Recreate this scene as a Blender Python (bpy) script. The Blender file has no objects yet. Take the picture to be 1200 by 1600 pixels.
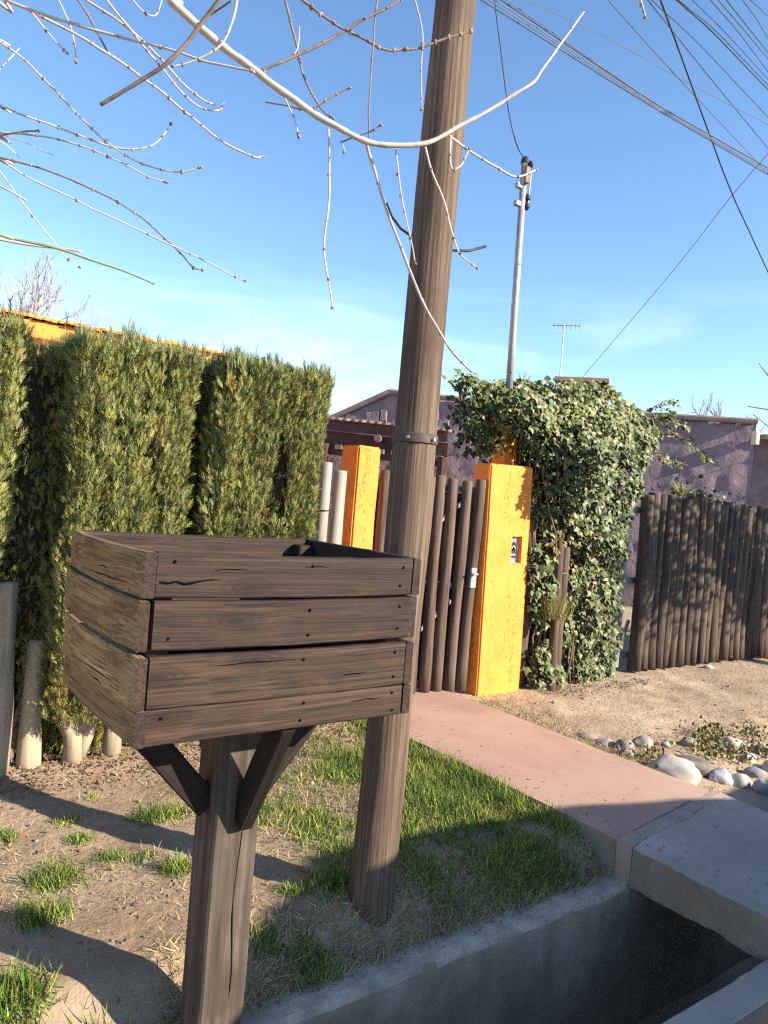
import bpy, bmesh, math, random
import numpy as np
from mathutils import Vector, Matrix, noise
random.seed(7); rng = np.random.default_rng(7)
S = bpy.context.scene
COL = S.collection
# ------------------------------------------------------------------ camera
FPX, H = 1180.0, 1.5                      # focal length for a 1200 x 1600 frame, eye height
ROLL, PITCH, YAW = math.atan(.082), math.radians(-.95), math.radians(36.6)
F_ = Vector((math.sin(YAW)*math.cos(PITCH), math.cos(YAW)*math.cos(PITCH), math.sin(PITCH)))
r0 = Vector((math.cos(YAW), -math.sin(YAW), 0)); u0 = r0.cross(F_)
R_ = r0*math.cos(ROLL) + u0*math.sin(ROLL); U_ = u0*math.cos(ROLL) - r0*math.sin(ROLL)
CAM = Vector((0, 0, H))
cd = bpy.data.cameras.new('camera'); cam = bpy.data.objects.new('camera', cd); COL.objects.link(cam)
m3 = Matrix((R_, U_, -F_)).transposed()
cam.matrix_world = Matrix.Translation(CAM) @ m3.to_4x4()
cd.sensor_fit = 'VERTICAL'; cd.sensor_height = 24; cd.lens = 24*FPX/1600; cd.clip_end = 2000; cd.clip_start = .05
S.camera = cam
# ------------------------------------------------------------------ sky, sun, exposure
SUN_EL = math.radians(25); SUN_H = (.555, -.832)
w = bpy.data.worlds.new('World'); S.world = w; w.use_nodes = True
nt = w.node_tree; nt.nodes.clear()
def N(nt, t, **kw):
    n = nt.nodes.new(t)
    for k, v in kw.items():
        if k.startswith('_'): n.inputs[k[1:]].default_value = v
        else: setattr(n, k, v)
    return n
L = lambda nt, a, b: nt.links.new(a, b)
sky = N(nt, 'ShaderNodeTexSky', sky_type='NISHITA', sun_disc=False, sun_elevation=SUN_EL,
        sun_rotation=math.atan2(SUN_H[0], SUN_H[1]), altitude=1500, air_density=1.0, dust_density=.12, ozone_density=1.6)
geo = N(nt, 'ShaderNodeTexCoord'); mp = N(nt, 'ShaderNodeMapping'); mp.inputs['Scale'].default_value = (1.2, 1.2, 5)
mp.inputs['Rotation'].default_value = (.25, .1, .4)
no = N(nt, 'ShaderNodeTexNoise', _Scale=2.2, _Detail=6, _Roughness=.55, _Distortion=.7)
ra = N(nt, 'ShaderNodeValToRGB'); ra.color_ramp.elements[0].position = .43; ra.color_ramp.elements[1].position = .72
sx = N(nt, 'ShaderNodeSeparateXYZ')
el = N(nt, 'ShaderNodeMapRange'); el.inputs[1].default_value = .0; el.inputs[2].default_value = .29; el.inputs[3].default_value = .9; el.inputs[4].default_value = 0
mu = N(nt, 'ShaderNodeMath', operation='MULTIPLY'); mx = N(nt, 'ShaderNodeMixRGB'); mx.inputs[2].default_value = (7.4, 8.4, 9.4, 1)
bg = N(nt, 'ShaderNodeBackground', _Strength=.12); out = N(nt, 'ShaderNodeOutputWorld')
L(nt, geo.outputs['Generated'], mp.inputs[0]); L(nt, mp.outputs[0], no.inputs['Vector']); L(nt, no.outputs[0], ra.inputs[0])
L(nt, geo.outputs['Generated'], sx.inputs[0]); L(nt, sx.outputs[2], el.inputs[0]); L(nt, ra.outputs[0], mu.inputs[0]); L(nt, el.outputs[0], mu.inputs[1])
L(nt, mu.outputs[0], mx.inputs[0]); hsv = N(nt, 'ShaderNodeHueSaturation', _Saturation=1.1); L(nt, sky.outputs[0], hsv.inputs['Color']); L(nt, hsv.outputs[0], mx.inputs[1]); L(nt, mx.outputs[0], bg.inputs[0]); L(nt, bg.outputs[0], out.inputs[0])
sd = bpy.data.lights.new('sun', 'SUN'); sd.energy = 4.9; sd.angle = math.radians(.5); sd.color = (1, .88, .71)
sun = bpy.data.objects.new('sun', sd); COL.objects.link(sun); sun.location = (10, -15, 12)
sdir = Vector((SUN_H[0]*math.cos(SUN_EL), SUN_H[1]*math.cos(SUN_EL), math.sin(SUN_EL)))
sun.rotation_euler = sdir.to_track_quat('Z', 'Y').to_euler()
vs = S.view_settings; vs.view_transform = 'Standard'; vs.look = 'None'; vs.gamma = 1; vs.exposure = 1.4; vs.use_curve_mapping = False
S.cycles.use_denoising = False; S.cycles.filter_width = 1.3

# ------------------------------------------------------------------ place helpers (points on real planes / at real depths)
def ray(px, py): return F_ + R_*((px-600)/FPX) - U_*((py-800)/FPX)
def D(px, py, d): return CAM + ray(px, py)*d
def AY(px, py, Y): r = ray(px, py); return CAM + r*(Y/r.y)
def G(px, py, z=0): r = ray(px, py); return CAM + r*((z-H)/r.z)
def AP(px, py, p0, n): r = ray(px, py); return CAM + r*((p0-CAM).dot(n)/r.dot(n))
def fbm(x, y, z=0, o=4): return noise.fractal(Vector((x, y, z)), 1.0, 2.0, o)

# ------------------------------------------------------------------ materials
def newmat(name):
    m = bpy.data.materials.new(name); m.use_nodes = True
    t = m.node_tree; return m, t, t.nodes['Principled BSDF']
def ramp(t, stops):
    r = N(t, 'ShaderNodeValToRGB'); e = r.color_ramp.elements
    while len(e) < len(stops): e.new(.5)
    for q, (p, c) in zip(e, stops): q.position = p; q.color = (*c, 1)
    return r
def M(name, stops, scale=(1, 1, 1), ns=6, detail=6, rough=.85, bump=.3, bdist=.01, bscale=None, bs2=None, rand=.25, spec=.3, dist=.0, coords='Object', big=None, attr=False):
    m, t, b = newmat(name)
    tc = N(t, 'ShaderNodeTexCoord'); oi = N(t, 'ShaderNodeObjectInfo')
    vm = N(t, 'ShaderNodeVectorMath', operation='MULTIPLY_ADD'); L(t, oi.outputs['Random'], vm.inputs[0]); vm.inputs[1].default_value = (37, 53, 71)
    L(t, tc.outputs[coords], vm.inputs[2])
    mp = N(t, 'ShaderNodeMapping'); mp.inputs['Scale'].default_value = scale; L(t, vm.outputs[0], mp.inputs[0])
    n1 = N(t, 'ShaderNodeTexNoise', _Scale=ns, _Detail=detail, _Roughness=.62, _Distortion=dist); L(t, mp.outputs[0], n1.inputs['Vector'])
    r = ramp(t, stops); L(t, n1.outputs[0], r.inputs[0]); c = r.outputs[0]
    if big:                                              # slow variation: stains, dust, wear
        bsc, bcol, lo, hi = big
        n2 = N(t, 'ShaderNodeTexNoise', _Scale=bsc, _Detail=5, _Roughness=.6); L(t, vm.outputs[0], n2.inputs['Vector'])
        mr = N(t, 'ShaderNodeMapRange'); L(t, n2.outputs[0], mr.inputs[0]); mr.inputs[1].default_value = lo; mr.inputs[2].default_value = hi
        mm = N(t, 'ShaderNodeMixRGB'); L(t, mr.outputs[0], mm.inputs[0]); L(t, c, mm.inputs[1]); mm.inputs[2].default_value = (*bcol, 1); c = mm.outputs[0]
    if attr:
        at = N(t, 'ShaderNodeAttribute', attribute_name='tint'); mm = N(t, 'ShaderNodeMixRGB', blend_type='MULTIPLY'); mm.inputs[0].default_value = 1
        L(t, c, mm.inputs[1]); L(t, at.outputs['Color'], mm.inputs[2]); c = mm.outputs[0]
    hs = N(t, 'ShaderNodeHueSaturation'); mr = N(t, 'ShaderNodeMapRange'); L(t, oi.outputs['Random'], mr.inputs[0])
    mr.inputs[3].default_value = 1-rand; mr.inputs[4].default_value = 1+rand; L(t, mr.outputs[0], hs.inputs['Value']); L(t, c, hs.inputs['Color'])
    L(t, hs.outputs[0], b.inputs['Base Color']); b.inputs['Roughness'].default_value = rough; b.inputs['Specular IOR Level'].default_value = spec
    if bump:
        src = n1.outputs[0]
        if bscale:
            n3 = N(t, 'ShaderNodeTexNoise', _Scale=bscale, _Detail=8, _Roughness=.65)
            L(t, mp.outputs[0] if bs2 is None else vm.outputs[0], n3.inputs['Vector']); src = n3.outputs[0]
        bp = N(t, 'ShaderNodeBump', _Strength=bump, _Distance=bdist); L(t, src, bp.inputs['Height']); L(t, bp.outputs[0], b.inputs['Normal'])
    return m
def board_mat(name, dark, mid, light, pale, pamt):
    """old plank: stretched grain, fine dark cracks, a few knots, worn patches; board length along local X"""
    m, t, b = newmat(name)
    tc = N(t, 'ShaderNodeTexCoord'); oi = N(t, 'ShaderNodeObjectInfo')
    vm = N(t, 'ShaderNodeVectorMath', operation='MULTIPLY_ADD'); L(t, oi.outputs['Random'], vm.inputs[0]); vm.inputs[1].default_value = (37, 53, 71); L(t, tc.outputs['Object'], vm.inputs[2])
    nw = N(t, 'ShaderNodeTexNoise', _Scale=3, _Detail=2); L(t, vm.outputs[0], nw.inputs['Vector'])
    wv = N(t, 'ShaderNodeVectorMath', operation='MULTIPLY_ADD'); L(t, nw.outputs['Color'], wv.inputs[0]); wv.inputs[1].default_value = (0, .018, .018); L(t, vm.outputs[0], wv.inputs[2])
    mp = N(t, 'ShaderNodeMapping'); mp.inputs['Scale'].default_value = (1.2, 80, 80); L(t, wv.outputs[0], mp.inputs[0])
    g = N(t, 'ShaderNodeTexNoise', _Scale=1, _Detail=9, _Roughness=.72); L(t, mp.outputs[0], g.inputs['Vector'])
    r = ramp(t, [(.34, dark), (.5, mid), (.68, light)]); L(t, g.outputs[0], r.inputs[0])
    mpf = N(t, 'ShaderNodeMapping'); mpf.inputs['Scale'].default_value = (2.2, 240, 240); L(t, wv.outputs[0], mpf.inputs[0])
    gf = N(t, 'ShaderNodeTexNoise', _Scale=1, _Detail=4, _Roughness=.6); L(t, mpf.outputs[0], gf.inputs['Vector'])
    rf = ramp(t, [(.38, (.3, .3, .3)), (.5, (1, 1, 1)), (.66, (1.0, 1.0, 1.0)), (.74, (1.9, 1.8, 1.7))]); L(t, gf.outputs[0], rf.inputs[0])
    n2 = N(t, 'ShaderNodeTexNoise', _Scale=9, _Detail=8, _Roughness=.7, _Distortion=.6); mp2 = N(t, 'ShaderNodeMapping'); mp2.inputs['Scale'].default_value = (.6, 1.6, 1.6)
    L(t, vm.outputs[0], mp2.inputs[0]); L(t, mp2.outputs[0], n2.inputs['Vector'])
    mr = N(t, 'ShaderNodeMapRange'); L(t, n2.outputs[0], mr.inputs[0]); mr.inputs[1].default_value = .5; mr.inputs[2].default_value = .75; mr.inputs[4].default_value = pamt
    mf = N(t, 'ShaderNodeMixRGB', blend_type='MULTIPLY'); mf.inputs[0].default_value = 1; L(t, r.outputs[0], mf.inputs[1]); L(t, rf.outputs[0], mf.inputs[2])
    mm = N(t, 'ShaderNodeMixRGB'); L(t, mr.outputs[0], mm.inputs[0]); L(t, mf.outputs[0], mm.inputs[1]); mm.inputs[2].default_value = (*pale, 1)
    vo = N(t, 'ShaderNodeTexVoronoi', voronoi_dimensions='2D', _Scale=1.0); s3 = N(t, 'ShaderNodeSeparateXYZ'); c3 = N(t, 'ShaderNodeCombineXYZ'); L(t, wv.outputs[0], s3.inputs[0]); L(t, s3.outputs[0], c3.inputs[0]); L(t, s3.outputs[2], c3.inputs[1]); mp3 = N(t, 'ShaderNodeMapping'); mp3.inputs['Scale'].default_value = (2.4, 7.5, 1); L(t, c3.outputs[0], mp3.inputs[0]); L(t, mp3.outputs[0], vo.inputs['Vector'])
    kr = ramp(t, [(0, (1, 1, 1)), (.05, (.85, .85, .85)), (.075, (.3, .3, .3)), (.1, (.75, .75, .75)), (.13, (.2, .2, .2)), (.16, (.5, .5, .5)), (.21, (0, 0, 0))]); L(t, vo.outputs['Distance'], kr.inputs[0])
    mk = N(t, 'ShaderNodeMixRGB'); L(t, kr.outputs[0], mk.inputs[0]); L(t, mm.outputs[0], mk.inputs[1]); mk.inputs[2].default_value = (dark[0]*1.3, dark[1]*.9, dark[2]*.8, 1)
    mp4 = N(t, 'ShaderNodeMapping'); mp4.inputs['Scale'].default_value = (1.1, 26, 26); L(t, wv.outputs[0], mp4.inputs[0])
    ck = N(t, 'ShaderNodeTexNoise', _Scale=1.3, _Detail=3, _Roughness=.5); L(t, mp4.outputs[0], ck.inputs['Vector'])
    cr = ramp(t, [(.0, (0, 0, 0)), (.485, (0, 0, 0)), (.5, (1, 1, 1)), (.515, (0, 0, 0))]); L(t, ck.outputs[0], cr.inputs[0])
    cm = N(t, 'ShaderNodeMath', operation='MULTIPLY'); L(t, cr.outputs[0], cm.inputs[0]); L(t, mr.outputs[0], cm.inputs[1])
    mc = N(t, 'ShaderNodeMixRGB'); L(t, cm.outputs[0], mc.inputs[0]); L(t, mk.outputs[0], mc.inputs[1]); mc.inputs[2].default_value = (*[c*.35 for c in dark], 1)
    hs = N(t, 'ShaderNodeHueSaturation'); mr2 = N(t, 'ShaderNodeMapRange'); L(t, oi.outputs['Random'], mr2.inputs[0]); mr2.inputs[3].default_value = .78; mr2.inputs[4].default_value = 1.22
    L(t, mr2.outputs[0], hs.inputs['Value']); L(t, mc.outputs[0], hs.inputs['Color']); L(t, hs.outputs[0], b.inputs['Base Color'])
    b.inputs['Roughness'].default_value = .72; b.inputs['Specular IOR Level'].default_value = .3
    hb = N(t, 'ShaderNodeMath', operation='SUBTRACT'); L(t, g.outputs[0], hb.inputs[0]); L(t, cm.outputs[0], hb.inputs[1])
    bp = N(t, 'ShaderNodeBump', _Strength=.5, _Distance=.004); L(t, hb.outputs[0], bp.inputs['Height']); L(t, bp.outputs[0], b.inputs['Normal'])
    return m
MT = {}
MT['board'] = board_mat('stained_board', (.008, .005, .0038), (.031, .0175, .012), (.066, .041, .029), (.072, .033, .017), .65)
MT['board_pale'] = board_mat('weathered_board', (.09, .06, .028), (.24, .168, .08), (.35, .255, .13), (.38, .265, .115), .7)
MT['brace'] = board_mat('dark_brace', (.004, .003, .0025), (.01, .0065, .005), (.022, .014, .010), (.03, .014, .008), .4)  # braces and bearer, much darker than the bin's boards
MT['postwood'] = M('post_wood', [(.3, (.024, .019, .015)), (.5, (.07, .055, .043)), (.72, (.135, .11, .087))], scale=(34, 34, 1.6), ns=1, detail=9, bump=.55, bdist=.004, big=(5, (.045, .032, .025), .5, .75), rand=.05)
MT['pole'] = M('pole_wood', [(.3, (0.031, 0.020, 0.015)), (.5, (0.102, 0.071, 0.050)), (.7, (0.186, 0.136, 0.096))], scale=(85, 85, 1.5), ns=1, detail=9, bump=.7, bdist=.006, big=(2.4, (.075, .05, .036), .45, .7), rand=.02)
MT['log'] = M('brown_log', [(.3, (0.030, 0.022, 0.018)), (.5, (0.075, 0.056, 0.043)), (.72, (0.132, 0.102, 0.078))], scale=(26, 26, 2), ns=1, detail=8, bump=.5, bdist=.005, big=(4, (.05, .037, .03), .5, .75), rand=.22)
MT['log_gate'] = M('gate_log', [(.3, (0.043, 0.028, 0.022)), (.5, (0.105, 0.071, 0.053)), (.72, (0.161, 0.115, 0.087))], scale=(26, 26, 2), ns=1, detail=8, bump=.4, bdist=.004, rand=.15)
MT['log_pale'] = M('pale_log', [(.3, (0.150, 0.120, 0.083)), (.5, (0.315, 0.259, 0.180)), (.72, (0.413, 0.345, 0.247))], scale=(24, 24, 2), ns=1, detail=7, bump=.35, bdist=.004, big=(5, (.30, .24, .16), .5, .75), rand=.15)
MT['log_grey'] = M('grey_log', [(.3, (0.128, 0.108, 0.092)), (.5, (0.264, 0.232, 0.200)), (.72, (0.360, 0.320, 0.280))], scale=(24, 24, 2), ns=1, detail=7, bump=.35, bdist=.004, rand=.12)
MT['end'] = M('cut_wood_end', [(.3, (.12, .09, .06)), (.7, (.30, .24, .17))], ns=30, bump=.3, rand=.2)
MT['metal'] = M('galvanised_metal', [(.3, (0.231, 0.238, 0.245)), (.7, (0.350, 0.357, 0.371))], ns=14, rough=.6, bump=.05, rand=.05, spec=.4)
MT['metal'].node_tree.nodes['Principled BSDF'].inputs['Metallic'].default_value = .35
MT['steel'] = M('grey_painted_steel', [(.3, (.20, .22, .25)), (.7, (.30, .32, .35))], ns=10, rough=.55, bump=.05, rand=.05)
MT['band'] = M('rusty_band', [(.3, (0.042, 0.030, 0.027)), (.7, (0.102, 0.072, 0.060))], ns=22, rough=.6, bump=.2, rand=.05)
MT['black'] = M('black_cable', [(.3, (.012, .012, .014)), (.7, (.03, .03, .034))], ns=10, rough=.5, bump=0, rand=.1)
MT['wire'] = M('aluminium_wire', [(.3, (.06, .06, .07)), (.7, (.11, .11, .12))], ns=10, rough=.5, bump=0, rand=.3)
MT['orange'] = M('orange_paint', [(.25, (.66, .21, .036)), (.5, (.76, .265, .05)), (.8, (.80, .30, .066))], ns=7, rough=.85, bump=.7, bdist=.01, bscale=38, bs2=1, big=(3.2, (.80, .30, .065), .5, .9), rand=.02)
def chips(m):        # pinholes and flaked paint, in vertical runs
    t = m.node_tree; b = t.nodes['Principled BSDF']; src = b.inputs['Base Color'].links[0].from_socket
    tc = N(t, 'ShaderNodeTexCoord'); mp = N(t, 'ShaderNodeMapping'); mp.inputs['Scale'].default_value = (60, 60, 26); L(t, tc.outputs['Object'], mp.inputs[0])
    n = N(t, 'ShaderNodeTexNoise', _Scale=1, _Detail=3); L(t, mp.outputs[0], n.inputs['Vector'])
    mp2 = N(t, 'ShaderNodeMapping'); mp2.inputs['Scale'].default_value = (11, 11, 1.2); L(t, tc.outputs['Object'], mp2.inputs[0])
    n2 = N(t, 'ShaderNodeTexNoise', _Scale=1, _Detail=4); L(t, mp2.outputs[0], n2.inputs['Vector'])
    ad = N(t, 'ShaderNodeMath', operation='MULTIPLY'); L(t, n.outputs[0], ad.inputs[0]); L(t, n2.outputs[0], ad.inputs[1])
    mr = N(t, 'ShaderNodeMapRange'); L(t, ad.outputs[0], mr.inputs[0]); mr.inputs[1].default_value = .35; mr.inputs[2].default_value = .385; mr.inputs[4].default_value = .85
    mm = N(t, 'ShaderNodeMixRGB'); L(t, mr.outputs[0], mm.inputs[0]); L(t, src, mm.inputs[1]); mm.inputs[2].default_value = (.36, .13, .02, 1); L(t, mm.outputs[0], b.inputs['Base Color'])
chips(MT['orange'])
MT['purple'] = M('purple_stucco', [(.3, (.17, .125, .145)), (.5, (.24, .18, .205)), (.75, (.30, .235, .26))], ns=3, rough=.95, bump=.9, bdist=.05, bscale=7, bs2=1, big=(.7, (.19, .15, .16), .45, .7), rand=0)
MT['coping'] = M('roof_edge_sheet', [(.3, (.16, .12, .11)), (.7, (.26, .2, .18))], ns=6, rough=.6, bump=.1, rand=0)
MT['darkwood'] = M('dark_beam', [(.3, (.03, .014, .012)), (.7, (.08, .035, .028))], ns=8, rough=.6, bump=.1, rand=.1)
MT['tile'] = M('roof_tile', [(.3, (0.132, 0.090, 0.078)), (.7, (0.240, 0.180, 0.156))], ns=9, rough=.85, bump=.2, rand=.2)
MT['brick'] = M('chimney_brick', [(.3, (.28, .17, .11)), (.7, (.45, .31, .21))], ns=5, bump=.4, rand=.2)
MT['cream'] = M('cream_plaster', [(.3, (.55, .47, .35)), (.7, (.68, .6, .46))], ns=5, bump=.3, rand=.05)
MT['path'] = M('red_concrete', [(.25, (.29, .178, .135)), (.5, (.36, .232, .178)), (.8, (.42, .285, .225))], ns=2.2, detail=8, rough=.8, bump=.12, bdist=.004, bscale=60, big=(1.3, (.42, .285, .215), .45, .72), rand=0)
MT['slab'] = M('grey_concrete', [(.25, (.29, .25, .205)), (.5, (.375, .33, .275)), (.8, (.46, .41, .35))], ns=3, detail=9, rough=.85, bump=.25, bdist=.004, bscale=50, big=(1.7, (.28, .245, .20), .45, .7), rand=0)
MT['rawc'] = M('raw_concrete', [(.25, (0.143, 0.124, 0.105)), (.5, (0.225, 0.195, 0.161)), (.8, (0.300, 0.262, 0.217))], ns=5, detail=9, rough=.95, bump=.5, bdist=.01, bscale=26, big=(2.5, (.24, .19, .14), .45, .7), rand=0)
MT['joint'] = M('tan_mortar', [(.25, (.25, .185, .145)), (.5, (.34, .265, .215)), (.8, (.42, .34, .285))], ns=8, detail=9, rough=.9, bump=.4, bdist=.006, bscale=40, rand=0)
MT['ditch'] = M('ditch_concrete', [(.25, (.17, .13, .092)), (.5, (.32, .25, .178)), (.8, (.43, .345, .255))], scale=(1, 1, .3), ns=6, detail=12, rough=.95, bump=.8, bdist=.012, bscale=30, big=(2.6, (.20, .155, .11), .42, .68), rand=0)
MT['copingc'] = M('dusty_concrete_edge', [(.25, (.24, .195, .15)), (.5, (.38, .315, .25)), (.8, (.50, .43, .35))], ns=11, detail=9, rough=.97, bump=.8, bdist=.012, bscale=34, big=(4, (.24, .19, .15), .48, .7), rand=0)
MT['dirt'] = M('dry_dirt', [(.25, (.25, .178, .118)), (.48, (.385, .295, .205)), (.6, (.455, .358, .255)), (.8, (.52, .42, .31))], ns=3.5, detail=12, rough=1, bump=.75, bdist=.02, bscale=30, big=(.9, (.28, .205, .14), .45, .72), rand=0, spec=.1)
def verge(m):       # humus-darkened verge soil on the hedge side, bleached sand on the driveway
    t = m.node_tree; b = t.nodes['Principled BSDF']; src = b.inputs['Base Color'].links[0].from_socket
    tc = N(t, 'ShaderNodeTexCoord'); sp = N(t, 'ShaderNodeSeparateXYZ'); L(t, tc.outputs['Object'], sp.inputs[0]); n = N(t, 'ShaderNodeTexNoise', _Scale=1.4, _Detail=6); L(t, tc.outputs['Object'], n.inputs['Vector'])
    ad = N(t, 'ShaderNodeMath', operation='MULTIPLY_ADD'); L(t, n.outputs[0], ad.inputs[0]); ad.inputs[1].default_value = 1.6; L(t, sp.outputs[0], ad.inputs[2])
    mr = N(t, 'ShaderNodeMapRange'); L(t, ad.outputs[0], mr.inputs[0]); mr.inputs[1].default_value = 3.3; mr.inputs[2].default_value = 4.8; mr.inputs[3].default_value = 1; mr.inputs[4].default_value = 0
    mm = N(t, 'ShaderNodeMixRGB', blend_type='MULTIPLY'); L(t, mr.outputs[0], mm.inputs[0]); L(t, src, mm.inputs[1]); mm.inputs[2].default_value = (.84, .81, .80, 1); L(t, mm.outputs[0], b.inputs['Base Color'])
verge(MT['dirt'])
MT['grass'] = M('green_grass', [(.3, (.06, .115, .018)), (.7, (.115, .19, .03))], ns=3, rough=.6, bump=0, rand=0, attr=True)
MT['straw'] = M('dry_grass', [(.3, (.30, .235, .12)), (.7, (.46, .37, .21))], ns=4, rough=.8, bump=0, rand=0, attr=True)
MT['litter'] = M('dry_leaf', [(.3, (0.120, 0.078, 0.045)), (.7, (0.228, 0.162, 0.102))], ns=6, rough=.85, bump=0, rand=0, attr=True)
MT['pebble'] = M('pebble', [(.3, (0.168, 0.140, 0.115)), (.7, (0.294, 0.259, 0.224))], ns=6, rough=.9, bump=.2, rand=0, attr=True)
MT['cypress'] = M('cypress_spray', [(.3, (0.155, 0.172, 0.052)), (.7, (0.247, 0.255, 0.086))], ns=2.4, rough=.7, bump=0, rand=0, attr=True)
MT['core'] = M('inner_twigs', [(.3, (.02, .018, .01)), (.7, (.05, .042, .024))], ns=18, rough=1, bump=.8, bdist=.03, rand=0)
MT['bark'] = M('trunk_bark', [(.3, (.22, .165, .11)), (.7, (.46, .37, .26))], scale=(14, 14, 3), ns=1, bump=.5, rand=.1)
MT['ivy'] = M('ivy_leaf', [(.3, (0.053, 0.075, 0.019)), (.7, (0.106, 0.132, 0.038))], ns=3, rough=.5, bump=0, rand=0, attr=True, spec=.4)
MT['ivy_part'] = M('ivy_leaf_single', [(.3, (0.061, 0.083, 0.023)), (.7, (0.115, 0.140, 0.044))], ns=8, rough=.5, bump=.1, rand=.4, spec=.4)
MT['vine'] = M('vine_stem', [(.3, (.12, .085, .055)), (.7, (.27, .2, .14))], ns=14, rough=.9, bump=.2, rand=.2)
MT['twig'] = M('white_bark', [(.3, (.36, .325, .28)), (.55, (.45, .42, .375)), (.8, (.52, .495, .45))], ns=24, rough=.8, bump=.25, bdist=.003, rand=.1)
MT['twig_dark'] = M('brown_twig', [(.3, (0.104, 0.080, 0.068)), (.7, (0.240, 0.192, 0.160))], ns=24, rough=.85, bump=.2, bdist=.002, rand=.2)
MT['twig_green'] = M('green_twig', [(.3, (.17, .19, .09)), (.7, (.33, .34, .19))], ns=14, rough=.7, bump=.1, rand=.1)
MT['bud'] = M('bud', [(.3, (.16, .09, .07)), (.7, (.32, .22, .18))], ns=30, rough=.8, bump=0, rand=.2)
MT['fartwig'] = M('far_bare_twig', [(.3, (0.204, 0.168, 0.162)), (.7, (0.330, 0.282, 0.270))], ns=4, rough=.9, bump=0, rand=.2)
MT['stone_w'] = M('white_stone', [(.3, (.34, .31, .265)), (.7, (.55, .51, .45))], ns=9, detail=9, rough=.9, bump=.35, bscale=22, big=(7, (.27, .25, .21), .5, .75), rand=.12)
MT['stone'] = M('river_stone', [(.3, (.15, .13, .115)), (.7, (.34, .30, .265))], ns=10, detail=9, rough=.92, bump=.4, bscale=25, big=(6, (.18, .16, .135), .5, .75), rand=.3)
MT['stone_b'] = M('bluish_stone', [(.3, (.19, .195, .215)), (.7, (.36, .365, .385))], ns=10, detail=9, rough=.92, bump=.4, bscale=25, big=(6, (.2, .19, .18), .5, .75), rand=.2)
MT['glass'] = M('meter_glass', [(.3, (.16, .17, .2)), (.7, (.38, .39, .44))], ns=26, rough=.15, bump=0, rand=0, spec=.6)
MT['meterdark'] = M('meter_dark', [(.3, (.035, .035, .04)), (.7, (.06, .06, .07))], ns=10, rough=.4, bump=0, rand=0)
MT['meterpale'] = M('meter_pale', [(.3, (.45, .45, .47)), (.7, (.6, .6, .62))], ns=10, rough=.5, bump=0, rand=0)
MT['void'] = M('dark_crevice', [(.3, (.004, .003, .003)), (.7, (.008, .006, .006))], rough=1, bump=0, rand=0, spec=0)
MT['red'] = M('red_fabric', [(.3, (.5, .04, .02)), (.7, (.75, .14, .04))], ns=8, bump=.3, rand=0)
MT['blue'] = M('blue_fabric', [(.3, (.02, .06, .3)), (.7, (.05, .16, .55))], ns=8, bump=.3, rand=0)
MT['yucca'] = M('yellow_green_leaf', [(.3, (.20, .21, .06)), (.7, (.38, .36, .13))], ns=6, rough=.6, bump=0, rand=.1)

# ------------------------------------------------------------------ mesh helpers
def tag(o, label=None, cat=None, group=None, kind=None):
    for k, v in (('label', label), ('category', cat), ('group', group), ('kind', kind)):
        if v: o[k] = v
    return o
def thing(name, loc, label, cat, group=None, rz=0):
    o = bpy.data.objects.new(name, None); COL.objects.link(o); o.location = loc; o.rotation_euler.z = rz; o.empty_display_size = .1
    return tag(o, label, cat, group)
def link(name, me, parent=None, loc=None, rot=None):
    o = bpy.data.objects.new(name, me); COL.objects.link(o)
    if parent: o.parent = parent
    if loc is not None: o.location = loc
    if rot is not None: o.rotation_euler = rot
    return o
class MB:
    def __init__(s): s.v = []; s.f = []
    def add(s, v, f): n = len(s.v); s.v += [tuple(q) for q in v]; s.f += [tuple(i+n for i in q) for q in f]; return s
    def box(s, x0, x1, y0, y1, z0, z1, b=0.0):
        if b <= 0:
            return s.add([(x, y, z) for z in (z0, z1) for y in (y0, y1) for x in (x0, x1)], [(0, 2, 3, 1), (4, 5, 7, 6), (0, 1, 5, 4), (2, 6, 7, 3), (0, 4, 6, 2), (1, 3, 7, 5)])
        bm = bmesh.new(); bmesh.ops.create_cube(bm, size=1)
        for q in bm.verts: q.co = ((x0+x1)/2+q.co.x*(x1-x0), (y0+y1)/2+q.co.y*(y1-y0), (z0+z1)/2+q.co.z*(z1-z0))
        bmesh.ops.bevel(bm, geom=bm.edges[:], offset=b, segments=1, affect='EDGES'); bm.verts.index_update()
        s.add([q.co[:] for q in bm.verts], [[q.index for q in p.verts] for p in bm.faces]); bm.free(); return s
    def tube(s, pts, rad, n=8, cap=True, jit=0, seed=0):
        pts = [Vector(p) for p in pts]; rad = rad if hasattr(rad, '__len__') else [rad]*len(pts); rs = random.Random(seed)
        V = []; Fc = []; T0 = None; up = None
        for i, p in enumerate(pts):
            t = (pts[min(i+1, len(pts)-1)]-pts[max(i-1, 0)]).normalized()
            if up is None: up = t.orthogonal().normalized()
            else: up = (up - t*up.dot(t)).normalized()
            sd = t.cross(up)
            for k in range(n):
                a = 2*math.pi*k/n; r = rad[i]*(1+jit*(rs.random()-.5)); V.append(p+up*math.cos(a)*r+sd*math.sin(a)*r)
        for i in range(len(pts)-1):
            for k in range(n): a = i*n+k; b = i*n+(k+1) % n; Fc.append((a, b, b+n, a+n))
        if cap: Fc.append(tuple(range(n-1, -1, -1))); Fc.append(tuple(range((len(pts)-1)*n, len(pts)*n)))
        return s.add(V, Fc)
    def mesh(s, name, mat, smooth=False):
        me = bpy.data.meshes.new(name); me.from_pydata(s.v, [], s.f); me.update()
        me.materials.append(MT[mat] if isinstance(mat, str) else mat)
        if smooth: me.polygons.foreach_set('use_smooth', [True]*len(me.polygons))
        return me
    def build(s, name, mat, parent=None, smooth=False, loc=None, rot=None): return link(name, s.mesh(name, mat, smooth), parent, loc, rot)
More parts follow.
